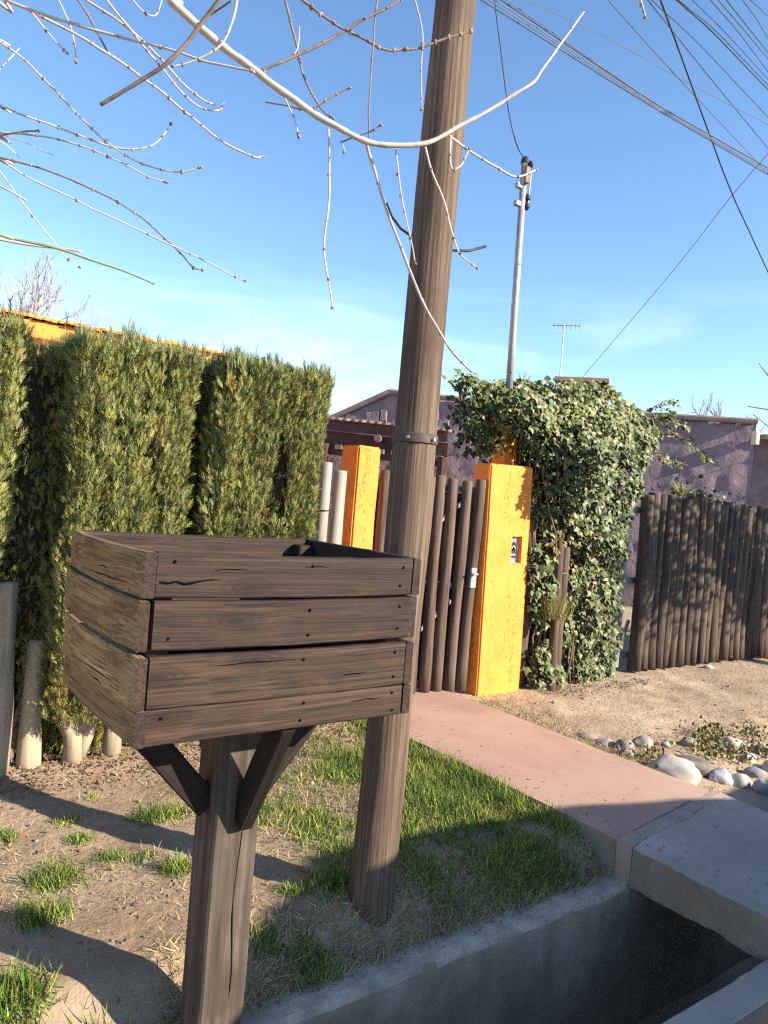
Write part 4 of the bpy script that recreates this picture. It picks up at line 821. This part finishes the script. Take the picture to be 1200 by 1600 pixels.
# tuft of dry grass hanging in the ivy skirt, spiky plants behind the gate and pillar
BV = np.array([(-.5, 0, 0), (.5, 0, 0), (.38, .12, .45), (-.38, .12, .45), (0, .45, 1)]); BT = np.array([(0, 1, 2), (0, 2, 3), (3, 2, 4)])
def blades(name, base, n, ln, wd, spread, mat, parent=None, seed=0, tint=None, r0=.01):
    r = np.random.default_rng(seed); az = r.random(n)*6.28; lean = r.random(n)**.7*spread
    d = np.stack([np.cos(az)*lean, np.sin(az)*lean, np.ones(n)], 1); A = frames(d, r.random(n)*6.28, np.ones(n)); l_ = r.uniform(.5, 1, n)*ln; A[:, :, 0] *= wd; A[:, :, 1] *= l_[:, None]*.5; A[:, :, 2] *= l_[:, None]
    P = np.asarray(base)+np.stack([r.normal(0, r0, n), r.normal(0, r0, n), np.zeros(n)], 1)
    tt = r.uniform(.7, 1.3, (n, 1))*np.ones((1, 3)); return link(name, scatter(name, BV, BT, P, A, mat, tt), parent)
def spiky(px, py, Y, ln, n, label, seed, zbase):
    p = AY(px, py, Y); t = thing('spiky_plant', (p.x, p.y, 0), label, 'plant')
    mb = MB(); mb.tube([(0, 0, 0), (.02, 0, zbase*.5), (0, 0, p.z)], [.03, .028, .02], 7); mb.build('stem', 'vine', t, smooth=True); blades('leaves', (0, 0, p.z-.02), n, ln, .012, 1.1, 'yucca', t, seed, r0=.015)['kind'] = 'stuff'
spiky(1062, 772, 5.0, .22, 60, 'yellow-green spiky plant poking up behind the wide log gate', 3, 1.5)
spiky(818, 612, 5.0, .24, 45, 'pale spiky leaves sticking up behind the service mast', 4, 2.3)
blades('dry_grass_tuft', (4.97, 4.17, .62), 260, .3, .004, .55, 'yucca', None, 6, r0=.05); tag(bpy.data.objects['dry_grass_tuft'], 'yellowish dry tuft caught in the ivy beside the wide pillar', 'plant')
sb = thing('shrub', (9.2, 5.6, 0), 'dark low shrub behind the far end of the log gate', 'shrub'); rr_ = np.random.default_rng(9); pp = np.stack([rr_.normal(0, .32, 700), rr_.normal(0, .2, 700), 1.68+rr_.normal(0, .13, 700)], 1)
link('foliage', scatter('foliage', LV, LT, pp, frames(rr_.normal(0, 1, (700, 3)), rr_.random(700)*6, rr_.uniform(.05, .09, 700)), 'ivy', np.ones((700, 3))*.7), sb)['kind'] = 'stuff'
mb = MB(); [mb.tube([(0, 0, 0), (a*.4, .02, 1.0), (a, 0, 1.7)], [.03, .02, .008], 6) for a in (-.3, -.1, .15, .3)]; mb.build('stem', 'vine', sb)

# ================================================================== BARE STREET TREE (branches over the frame)
tr = thing('bare_tree', (-.45, 2.62, 0), 'leafless pale-barked tree whose twigs hang across the sky above the bin', 'tree'); TO = Vector((-.45, 2.62, 0))
mb = MB(); mb.tube([(0, 0, -.1), (.01, 0, .4), (-.02, .01, 1.3), (.02, 0, 2.3), (.05, -.02, 3.0), (.1, -.06, 3.6), (.2, -.1, 4.4)], [.13, .1, .085, .075, .065, .045, .02], 14, jit=.06, seed=4); mb.build('trunk', 'twig', tr, smooth=True)
def crom(pts, k=9):
    out_ = []
    for i in range(len(pts)-1):
        p0, p1, p2, p3 = pts[max(i-1, 0)], pts[i], pts[i+1], pts[min(i+2, len(pts)-1)]
        for q in range(k): t = q/k; out_.append(.5*((2*p1)+(p2-p0)*t+(2*p0-5*p1+4*p2-p3)*t*t+(3*p1-p0-3*p2+p3)*t**3))
    return out_+[pts[-1]]
budm = MB(); budm.tube([(0, 0, -.2), (0, 0, .1), (0, 0, .6), (0, 0, 1)], [.3, .5, .42, .08], 6)
BUD = budm.v, budm.f
budset = MB()
def branch(pts, w0, w1, d0, d1, mat='twig', root=None, buds=.055, name='branch', budsize=.008):
    n = len(pts); P = [D(x, y, d0+(d1-d0)*i/(n-1))-TO for i, (x, y) in enumerate(pts)]
    if root is not None: P = [Vector(root)-TO]+P
    C = crom(P); m_ = len(C); rad = [.86*(w0+(w1-w0)*i/(m_-1))/2*(d0+d1)/2/FPX for i in range(m_)]
    # light wobble so twigs are not drawn with a ruler
    s_ = random.random()*50
    C = [c+Vector((noise.noise(c*9+Vector((s_, 0, 0))), noise.noise(c*9+Vector((0, s_, 0))), noise.noise(c*9+Vector((0, 0, s_)))))*.006 for c in C]
    rad = [q*(1+.16*noise.noise(c*30+Vector((s_, 3, 0)))+.1*noise.noise(c*90)) for q, c in zip(rad, C)]
    mb = MB(); mb.tube(C, rad, 9 if w0 > 8 else 6, jit=.12, seed=int(s_*9)); o = mb.build(name, mat, tr, smooth=True)
    if buds:
        acc = 0
        for i in range(1, m_):
            acc += (C[i]-C[i-1]).length
            if acc > buds*random.uniform(.7, 1.4) and (root is None or i > 14):
                acc = 0; dr = (C[i]-C[i-1]).normalized(); sdv_ = dr.orthogonal().normalized(); sdv_.rotate(Matrix.Rotation(random.random()*6.28, 3, dr))
                for sg in (1, -1):
                    ax = (dr*.8+sdv_*sg).normalized(); q = ax.to_track_quat('Z', 'Y').to_matrix(); sz_ = budsize*random.uniform(.7, 1.2); budset.add([C[i]+q @ (Vector(v)*sz_) for v in BUD[0]], BUD[1])
        for kk in range(3):
            ax = ((C[-1]-C[-2]).normalized()+Vector((random.gauss(0, .5), random.gauss(0, .5), random.gauss(0, .5)))).normalized(); q = ax.to_track_quat('Z', 'Y').to_matrix(); budset.add([C[-1]+q @ (Vector(v)*budsize) for v in BUD[0]], BUD[1])
    return o
h2 = lambda l: [(x/2, y/2) for x, y in l]
rt = lambda l: [(600+x/2, y/2) for x, y in l]
LIMB = lambda z, a=0: (-.43+a, 2.6, z)
branch([(225, -40), (265, 0), (300, 30), (350, 75), (400, 112), (450, 150), (510, 190), (550, 212), (590, 226), (625, 228), (660, 224), (690, 212), (730, 190), (780, 163), (830, 132), (850, 105), (880, 62), (912, 20)], 17, 4, 2.1, 2.35, root=LIMB(3.55), buds=.09, name='main_branch', budsize=.006)
B = branch
B([(372, -8)]+h2([(730, 60), (690, 140), (620, 185), (540, 208)]), 5, 3, 2.15, 2.1)
B([(348, -12)]+h2([(670, 20), (620, 80), (530, 190), (450, 245), (310, 325)]), 9, 7, 2.0, 2.05, 'twig_dark', buds=0)
B([(363, -2), (340, 16), (318, 33)], 4, 4, 2.08, 2.12, 'twig_dark', buds=0)
B(h2([(-40, -15), (20, 0), (200, 65), (450, 135), (640, 190), (790, 220)]), 7, 4, 2.2, 2.14, root=LIMB(3.2), buds=.12)
B(h2([(75, 20), (160, 65), (300, 145), (450, 245), (560, 335), (680, 430), (790, 490), (820, 490)]), 5, 3.2, 2.2, 2.3)
B(h2([(320, -20), (420, 110), (480, 180), (560, 280), (620, 335), (680, 345), (695, 325)]), 4.5, 3, 2.2, 2.3)
B(h2([(255, -10), (420, 100), (500, 180), (570, 260), (630, 310), (665, 322)]), 4.5, 3, 2.25, 2.35)
B(h2([(235, -10), (290, 75), (340, 160)]), 4, 3, 2.2, 2.25, 'twig_dark'); B(h2([(180, -10), (220, 80), (240, 195)]), 3.2, 2.5, 2.2, 2.25); B(h2([(100, 40), (150, 100), (208, 165)]), 3.2, 2.5, 2.2, 2.25)
B(h2([(410, -10), (450, 35), (485, 48), (505, 0), (506, -10)]), 3, 2.2, 2.2, 2.25)
B(h2([(-30, 105), (0, 130), (100, 210), (200, 310), (330, 440), (420, 500), (540, 538), (630, 520)]), 4.5, 2.8, 2.3, 2.35, root=LIMB(2.95))
B(h2([(-30, 318), (0, 330), (90, 365), (180, 397), (270, 432), (400, 465), (470, 455), (510, 420), (535, 385)]), 4.2, 3, 2.3, 2.4, root=LIMB(2.75))
B(h2([(-30, 413), (0, 415), (140, 425), (230, 450), (360, 500), (460, 550), (520, 570)]), 3.6, 2.6, 2.35, 2.4, root=LIMB(2.7)); B(h2([(-20, 430), (60, 415), (120, 407)]), 3.6, 3, 2.35, 2.35, 'twig_dark')
B(h2([(-30, 482), (0, 490), (150, 530), (310, 600), (430, 670), (520, 750), (600, 830), (635, 842)]), 5, 2.2, 2.3, 2.4, 'twig_dark', root=LIMB(2.62))
B(h2([(-30, 478), (0, 495), (100, 560), (310, 660), (500, 750), (700, 845), (765, 875)]), 4.5, 2, 2.3, 2.4, root=LIMB(2.6), buds=.2)
B(h2([(-20, 505), (0, 535), (60, 620), (150, 730), (200, 795), (245, 830)]), 2.8, 1.8, 2.3, 2.4, buds=.2); B(h2([(-20, 570), (0, 580), (85, 625)]), 4.5, 3, 2.3, 2.3, buds=0)
B(h2([(-40, 718), (0, 730), (150, 770), (290, 815), (400, 852), (478, 884)]), 6.5, 4, 2.0, 2.1, 'twig_green', root=LIMB(2.25), buds=.12, budsize=.005); B(h2([(-30, 740), (0, 746), (120, 768), (255, 790)]), 6, 3.5, 2.05, 2.1, buds=0)
B(h2([(-10, 228), (60, 148)]), 2.5, 2, 2.3, 2.35, buds=0); B(h2([(0, 445), (30, 465), (60, 495)]), 2.2, 1.6, 2.3, 2.35, buds=0); B(h2([(20, 425), (90, 450), (170, 485)]), 2, 1.4, 2.4, 2.4, buds=0)
B(h2([(885, -15), (920, 110), (945, 230), (980, 300), (1015, 350), (1040, 370)]), 5, 3, 2.3, 2.3, 'twig_dark')
B(h2([(815, 218), (900, 185), (1025, 125), (1150, 55), (1240, 5), (1270, -15)]), 5.5, 4.5, 2.17, 2.2, 'twig_dark'); B(h2([(935, 85), (920, 170), (820, 226)]), 2.2, 3.2, 2.2, 2.17, buds=.08)
B(h2([(925, -15), (1040, 70), (1130, 120), (1200, 154)])+rt([(60, 156), (110, 150), (200, 115), (272, 97)]), 5, 4, 2.2, 2.3, 'twig_dark', buds=.04, budsize=.012)
B(h2([(1182, -10), (1165, 150), (1155, 300), (1152, 432)]), 3.2, 3, 2.2, 2.24, 'twig_dark', buds=0)
B(h2([(830, 320), (890, 325), (965, 340), (1030, 310), (1095, 278)]), 3.2, 3, 2.22, 2.2, 'twig_dark', buds=.04); B(h2([(885, 295), (915, 360), (935, 425)]), 3, 2.4, 2.2, 2.2)
B(h2([(1030, 405), (1030, 560), (1020, 700), (1015, 810), (1030, 900), (1038, 960)]), 4.2, 3, 2.22, 2.25, buds=.1); B(h2([(1065, 445), (1100, 432), (1150, 415), (1185, 392)]), 3, 2.4, 2.22, 2.2, 'twig_dark'); B(h2([(1068, 440), (1075, 475)]), 2.4, 2, 2.22, 2.2)
B(h2([(1148, 440), (1160, 500), (1200, 630)])+rt([(50, 770), (95, 880), (150, 1000), (220, 1110), (270, 1160)]), 6, 4.5, 2.24, 2.4, buds=.14)
B(rt([(35, 465), (55, 610), (75, 715), (95, 820)]), 3.5, 2.5, 2.25, 2.3); B(rt([(92, -10), (120, 110), (115, 340)]), 3, 2.2, 2.25, 2.3)
B(rt([(125, 455), (150, 540), (190, 640), (210, 715), (240, 790), (290, 838)]), 4.5, 3, 2.26, 2.32); B(rt([(205, 425), (260, 470), (340, 520), (410, 550), (475, 530)]), 4.5, 3.5, 2.28, 2.4, buds=.05)
B(rt([(210, 430), (210, 520), (240, 515), (265, 470)]), 4, 2.8, 2.28, 2.3, buds=.05); B(rt([(803, -10), (812, 20), (820, 55)]), 5, 4, 2.3, 2.3, buds=.02)
B([(1212, 641), (1195, 639), (1170, 635)], 3, 2, 3.0, 3.0, 'twig_dark', buds=0); B([(1215, 680), (1195, 663), (1178, 648)], 2.6, 1.6, 3.0, 3.0, 'twig_dark', buds=0); B([(1210, 600), (1200, 588), (1186, 568)], 2.6, 1.6, 3.0, 3.0, 'twig_dark', buds=0)
budset.build('buds', 'bud', tr, smooth=True)['kind'] = 'stuff'

# ================================================================== FAR BARE TREES, SHADE TREE, ADDED SHADOW WALL
def bare(base, h, seed, label, spread=.5, mat='fartwig', r0=.05, group=None, depth=5):
    rs = random.Random(seed); t = thing('bare_tree', base, label, 'tree', group); tk = MB(); cr = MB()
    def grow(p, d, l, r, lev):
        pts = [p]; q = p
        for i in range(3): d = (d+Vector((rs.gauss(0, .13), rs.gauss(0, .13), rs.gauss(.04, .08)))).normalized(); q = q+d*l/3; pts.append(q)
        (tk if lev == 0 else cr).tube(pts, [r, r*.9, r*.75, r*.6], 5 if lev > 1 else 7)
        if lev < depth:
            for k in range(3 if lev else 5):
                a = pts[rs.choice((1, 2, 3))] if lev else pts[rs.choice((2, 3))]; nd = (d+Vector((rs.gauss(0, spread), rs.gauss(0, spread), rs.gauss(.15, .3)))).normalized(); grow(a, nd, l*rs.uniform(.55, .8), r*.6, lev+1)
    grow(Vector((0, 0, 0)), Vector((0, 0, 1)), h*.38, r0, 0); tk.build('trunk', mat, t, smooth=True); cr.build('crown', mat, t, smooth=True)
def fbase(px, d): p = D(px, 760, d); return (p.x, p.y, 0)
bare(fbase(-5, 22), 9.6, 21, 'leafless whitish tree beyond the orange house, the bushiest one', .32, r0=.085)
bare(fbase(85, 26), 8.6, 22, 'slender leafless whitish tree beside the bushiest bare tree', .22, r0=.06, depth=4)
bare(fbase(1085, 26), 5.8, 23, 'leafless reddish tree behind the purple house, broader of the two there', .4, r0=.15)
bare(fbase(1125, 28), 6.1, 24, 'thin leafless tree behind the purple house near its corner', .25, r0=.1, depth=5)
bare(fbase(548, 25), 4.9, 25, 'leafless tree top between the hedge end and the gabled wall', .4, r0=.06)
# leafy tree down the street whose shade dapples the log gate
st_ = thing('street_tree', (10.9, 1.05, gz(10.9, 1.05)), 'leafy street tree further along, shading the wide log gate', 'tree')
mb = MB(); mb.tube([(0, 0, -.1), (.03, 0, 1.2), (-.04, 0, 2.3), (-.1, .02, 3.2)], [.17, .14, .12, .07], 12, jit=.08); mb.build('trunk', 'log', st_, smooth=True)
mb = MB(); rs = random.Random(3)
for k in range(16):
    a = Vector((-.06, 0, rs.uniform(2.0, 3.0))); b = Vector((rs.uniform(-2.6, 1.4), rs.uniform(-.8, .8), rs.uniform(2.75, 4.6))); mb.tube([a, a.lerp(b, .5)+Vector((0, 0, .15)), b], [.05, .03, .01], 6)
mb.build('limbs', 'log', st_, smooth=True)
rr_ = np.random.default_rng(12); nl = 5200; cen = np.stack([rr_.uniform(-2.7, 1.4, 46), rr_.uniform(-.7, .7, 46), rr_.uniform(2.85, 3.55, 46)], 1); cen[:16, 2] = rr_.uniform(2.85, 3.25, 16); cen[:16, 0] = np.linspace(-2.7, .6, 16); pk = rr_.integers(0, 46, nl)
pp = cen[pk]+rr_.normal(0, .17, (nl, 3)); link('crown', scatter('crown', LV, LT, pp, frames(rr_.normal(0, 1, (nl, 3)), rr_.random(nl)*6, rr_.uniform(.05, .1, nl)), 'ivy', np.ones((nl, 3))), st_)['kind'] = 'stuff'
# unseen wall added behind the camera, top profile shaped to throw shade over the ditch
prof = [(2.9, 1.52), (3.0, 1.66), (3.3, 1.76), (3.75, 1.88), (4.12, 2.0), (4.6, 1.99), (5.3, 1.93), (5.7, 1.83), (6.05, 1.74), (6.8, 1.76), (8, 1.7), (14, 1.7)]
mb = MB(); V = []; Fc = []
xs_ = np.arange(2.9, 14, .12)
for x in xs_:
    z = .04*(x > 3.2)+np.interp(x, [p[0] for p in prof], [p[1] for p in prof])+.012*fbm(x*6, 0, 0)
    V += [(x, -1.0, -.15), (x, -1.0+.02*fbm(x*3, 2, 0), z-.02), (x, -1.03, z), (x, -1.24, z), (x, -1.27, z-.02), (x, -1.27, -.15)]
for i in range(len(xs_)-1):
    for j in range(5): a = i*6+j; Fc.append((a, a+1, a+7, a+6))
Fc.append((5, 4, 3, 2, 1, 0)); mb.add(V, Fc); tag(mb.build('shadow_wall', 'cream'), 'unseen wall added out of view, its uneven top shaped to shade the ditch', 'wall')

# ================================================================== STONES
def stone(px, py, wpx, hpx, ang, mat, label, seed, group=None):
    p = G(px, py+hpx*.35, -.02); dep = (p-CAM).dot(F_); wr = wpx/2*dep/FPX; hr = max(hpx/2*dep/FPX*.95, .02)
    bm = bmesh.new(); bmesh.ops.create_icosphere(bm, subdivisions=3, radius=1)
    for v in bm.verts: c = v.co.copy(); k = 1+.3*noise.noise(c*1.2+Vector((seed*3.7, 0, 0)))+.12*noise.noise(c*2.6+Vector((seed, 5, 0))); v.co = Vector((c.x*wr*1.02, c.y*wr*random.uniform(.7, .7), c.z*hr))*k
    me = bpy.data.meshes.new('stone'); bm.to_mesh(me); bm.free(); me.materials.append(MT[mat]); me.polygons.foreach_set('use_smooth', [True]*len(me.polygons))
    z = gz(p.x, p.y); o = link('stone', me, None, (p.x, p.y, z+hr*.3), (0, 0, ang)); return tag(o, label, 'stone', group)
va = math.atan2(R_.y, R_.x)
stone(1052, 1190, 78, 48, va-.45, 'stone_w', 'biggest stone of the row, long and white, touching the red path', 1)
SG = 'river stones edging the path'
stone(917, 1152, 34, 14, va-.4, 'stone', 'flat pale stone sunk beside the red path nearest the ivy', 2)
stone(945, 1161, 34, 16, va-.4, 'stone', 'flat grey stone between the red path and dry grass', 3)
stone(975, 1165, 30, 24, va, 'stone', 'rounded brownish stone among dry grass by the path', 4); stone(978, 1178, 26, 18, va, 'stone', 'small low stone tucked under the brownish one by the path', 5)
stone(1003, 1160, 36, 24, va, 'stone', 'grey stone right behind the biggest white stone', 6)
stone(1082, 1186, 62, 26, va-.5, 'stone', 'long grey stone lying behind the biggest white stone', 7)
stone(1075, 1160, 30, 20, va, 'stone', 'reddish-brown stone at the edge of the bare driveway', 8); stone(1141, 1154, 42, 22, va-.4, 'stone_w', 'pale angular stone among weeds at the driveway edge', 9)
stone(1126, 1196, 36, 32, va, 'stone_b', 'bluish stone in the shade of the round pale one', 10); stone(1157, 1197, 38, 30, va, 'stone_w', 'round pale grey stone in front of the weeds', 11)
stone(1180, 1187, 34, 22, va, 'stone_b', 'bluish grey stone beside the round pale one', 12); stone(1192, 1206, 28, 28, va, 'stone_b', 'dark bluish stone at the end of the row', 13)
for i, (x, y, w1, h1) in enumerate(((1128, 1163, 20, 14), (1170, 1170, 30, 18), (1192, 1160, 26, 18), (1210, 1178, 34, 22), (1225, 1150, 30, 20), (1040, 1165, 16, 10), (1225, 1200, 30, 24))): stone(x, y, w1, h1, va+i, 'stone_w' if i % 2 else 'stone', 'small rounded stone in the heap beyond the weeds', 20+i, SG)
tag(stone(1107, 1044, 18, 9, 0, 'stone_w', 'pale stone wedged under the wide log gate', 40))
# boulder in shade right of the slab
stone(1180, 1240, 60, 34, va, 'stone', 'large dull stone beside the grey slab', 41)

# ================================================================== GRASS, STRAW, LITTER
def grass(name, X, Y, ln, wd, lean, mat, r, tint, label, cat):
    n = len(X); az = r.random(n)*6.28; le = r.random(n)**.8*lean; d = np.stack([np.cos(az)*le, np.sin(az)*le, np.ones(n)], 1)
    A = frames(d, r.random(n)*6.28, np.ones(n)); A[:, :, 0] *= wd; A[:, :, 1] *= (ln*.9)[:, None]; A[:, :, 2] *= ln[:, None]
    P = np.stack([X, Y, gzs(X, Y)-.004], 1); return tag(link(name, scatter(name, BV, BT, P, A, mat, tint)), label, cat, kind='stuff')
r = np.random.default_rng(31)
n = 190000; X = r.uniform(-.3, 2.97, n); Y = r.uniform(2.04, 4.1, n)
nn = vnoise(X, Y, 1.6, 1)+.5*vnoise(X, Y, 5, 2)
lush = np.clip((X-1.35-.45*(Y-2.1))/.4, 0, 1)*np.clip((3.75-Y)/.5, 0, 1)*np.clip((Y-2.05+ .12*nn)/.16, 0, 1)
dens = lush*np.clip(.85+nn*1.5, .10, 1)
dens = np.maximum(dens, .22*np.clip((X-1.4)/.3, 0, 1)*(nn > .15))
tufts = [(20, 1560, .085, 1.3), (150, 1592, .06, 1), (245, 1585, .05, 1.0), (65, 1435, .075, 1.0), (90, 1370, .08, .8), (75, 1375, .06, .7), (175, 1340, .055, .6), (240, 1278, .075, .8), (270, 1272, .06, .8), (125, 1312, .045, .6), (275, 1362, .05, .9), (145, 1248, .02, .5), (105, 1285, .05, .5), (0, 1310, .05, .7), (225, 1340, .04, .5), (490, 1470, .09, 1), (540, 1500, .09, .9), (520, 1380, .08, .9), (455, 1395, .05, .6), (480, 1300, .07, .5), (500, 1220, .08, .45), (440, 1215, .06, .4), (560, 1150, .06, .4), (415, 1460, .05, .7), (600, 1550, .05, .5)]
keep = r.random(n) < dens; X, Y, nn = X[keep], Y[keep], nn[keep]
ln = r.uniform(.03, .095, len(X))*(.75+.5*nn.clip(-.5, .8)); 
for px, py, rad_, s in tufts:
    p = G(px, py); m_ = int(420*s*(rad_/.06)); X = np.append(X, r.normal(p.x, rad_*.6, m_)); Y = np.append(Y, r.normal(p.y, rad_*.6, m_)); ln = np.append(ln, r.uniform(.025, .075, m_)*s)
fx = r.uniform(2.87, 2.965, 3200); fy = r.uniform(2.25, 4.15, 3200); q = vnoise(fx, fy, 5, 3) > -.12; X = np.append(X, fx[q]); Y = np.append(Y, fy[q]); ln = np.append(ln, r.uniform(.05, .115, q.sum()))
ok = Y > 2.02; X, Y, ln = X[ok], Y[ok], ln[ok]
t0 = r.uniform(.6, 1.45, (len(X), 1)); tint = t0*np.array([[1, 1, 1]]); yl = r.random(len(X)) < .27+.35*(vnoise(X, Y, 4, 12) > .22); tint[yl] *= (3.0, 1.75, 2.4)
grass('grass', X, Y, ln, .0042, .95, 'grass', r, tint, 'green grass growing in patches round the pole and path', 'grass')
n = 60000; X = r.uniform(.2, 2.97, n); Y = r.uniform(2.04, 4.25, n); nn = vnoise(X, Y, 2.3, 5)+.5*vnoise(X, Y, 7, 6)
den = np.clip(.04+.55*np.clip((X-1.45)/.6, 0, 1)+nn*(.35+.4*(X > 1.5)), .01, .9); keep = r.random(n) < den*.85; X, Y = X[keep], Y[keep]
rx = r.uniform(4.02, 6.5, 16000); ry = r.uniform(2.2, 4.3, 16000); q = (vnoise(rx, ry, 2, 9) > .1+.5*np.clip((rx-4.25)/.4, 0, 1)-.9*np.exp(-((ry-2.75-.1*(rx-4.3))/.22)**2)) & (r.random(16000) < .6); X = np.append(X, rx[q]); Y = np.append(Y, ry[q])
sx1 = 4.02+np.abs(r.normal(0, .16, 5000)); sy1 = r.uniform(2.75, 4.2, 5000); X = np.append(X, sx1); Y = np.append(Y, sy1)
ex = r.uniform(.9, 2.97, 9000); ey = 2.03+np.abs(r.normal(0, .12, 9000)); X = np.append(X, ex); Y = np.append(Y, ey)
grass('dry_grass', X, Y, np.where(Y < 2.35, r.uniform(.02, .075, len(X)), r.uniform(.02, .05, len(X))), .0032, 3.2, 'straw', r, r.uniform(.55, 1.25, (len(X), 1))*np.ones((1, 3)), 'straw-coloured dry grass thinly covering the dirt', 'grass')
# leafy weeds among the stones
n = 800; ctr = [G(x, y) for x, y in ((1120, 1172), (1095, 1168), (1150, 1168), (1110, 1150), (1180, 1150), (1200, 1165), (1185, 1285), (1010, 1185))]; pk = r.integers(0, 8, n); X = np.array([ctr[k].x for k in pk])+r.normal(0, .09, n); Y = np.array([ctr[k].y for k in pk])+r.normal(0, .07, n)
ok = X > 4.03; X, Y = X[ok], Y[ok]; n = len(X)
P = np.stack([X, Y, gzs(X, Y)+r.uniform(.0, .08, n)], 1); d = r.normal(0, .6, (n, 3))+np.array([0, 0, .8])
tag(link('weeds', scatter('weeds', LV*np.array([.6, 1, 1]), LT, P, frames(d, r.random(n)*6.28, r.uniform(.02, .045, n)), 'ivy', r.uniform(.7, 1.6, (n, 1))*np.array([[1.35, 1, .7]]))), 'low olive-green weeds growing between the stones', 'weeds', kind='stuff')
# fallen leaves along the hedge foot and scraps on the dirt
X = np.append(r.uniform(.3, 3.0, 3200), r.uniform(.3, 2.9, 700)); Y = np.append(3.82+r.normal(0, .1, 3200), r.uniform(2.1, 4.2, 700)); X = np.append(X, r.uniform(4.8, 6.3, 500)); Y = np.append(Y, 4.13+r.normal(0, .08, 500)); n = len(X)
P = np.stack([X, Y, gzs(X, Y)+r.uniform(.002, .016, n)], 1); d = r.normal(0, 1, (n, 3))*np.array([1, 1, .35])
tag(link('leaf_litter', scatter('leaf_litter', LV, LT, P, frames(d, r.random(n)*6.28, r.uniform(.007, .02, n)), 'litter', r.uniform(.5, 1.4, (n, 1))*np.ones((1, 3)))), 'dry brown fallen leaves strewn along the foot of the hedge', 'leaves', kind='stuff')
n = 170; X = np.where(r.random(n) < .6, PX0+np.abs(r.normal(0, .16, n))+.02, r.uniform(PX0+.02, PX1-.02, n)); Y = r.uniform(1.2, 4.1, n); ok = X < PX1-.03; X, Y = X[ok], Y[ok]; n = len(X)
P = np.stack([X, Y, np.array([(pz(a, b) if b > YE(a) else sz(a, b)) for a, b in zip(X, Y)])+.004], 1); d = r.normal(0, 1, (n, 3))*np.array([1, 1, .12])
tag(link('path_scraps', scatter('path_scraps', LV*np.array([.5, 1, 1]), LT, P, frames(d, r.random(n)*6.28, r.uniform(.006, .02, n)), 'litter', r.uniform(.5, 1.5, (n, 1))*np.ones((1, 3)))), 'dry scraps of leaf and straw lying on the path', 'leaves', kind='stuff')
bm = bmesh.new(); bmesh.ops.create_icosphere(bm, subdivisions=1, radius=1); IV = np.array([v.co[:] for v in bm.verts]); IT = np.array([[v.index for v in f.verts] for f in bm.faces]); bm.free()
n = 2050; X = np.append(r.uniform(.2, 2.9, 350), r.uniform(4.05, 8.6, 1700)); Y = np.append(r.uniform(2.2, 3.9, 350), r.uniform(2.2, 4.4, 1700)); P = np.stack([X, Y, gzs(X, Y)+.0], 1)
A = frames(r.normal(0, 1, (n, 3)), r.random(n)*6.28, r.uniform(.002, .0075, n)*(1+1.5*(r.random(n) < .04)))
tag(link('gravel', scatter('gravel', IV, IT, P, A, 'pebble', r.uniform(.6, 1.4, (n, 1))*np.ones((1, 3)), True)), 'fine gravel and crumbs scattered over the bare dirt', 'gravel', kind='stuff')
n = 220; X = r.uniform(.2, 2.9, n); Y = DY1+r.uniform(.03, .15, n); P = np.stack([X, Y, np.full(n, -.112)], 1)
tag(link('coping_crumbs', scatter('coping_crumbs', IV, IT, P, frames(r.normal(0, 1, (n, 3)), r.random(n)*6.28, r.uniform(.0015, .005, n)), 'pebble', r.uniform(.6, 1.2, (n, 1))*np.ones((1, 3)), True)), 'crumbs of soil lying on the concrete ditch edge', 'soil', kind='stuff')
S.render.resolution_x, S.render.resolution_y = 768, 1024
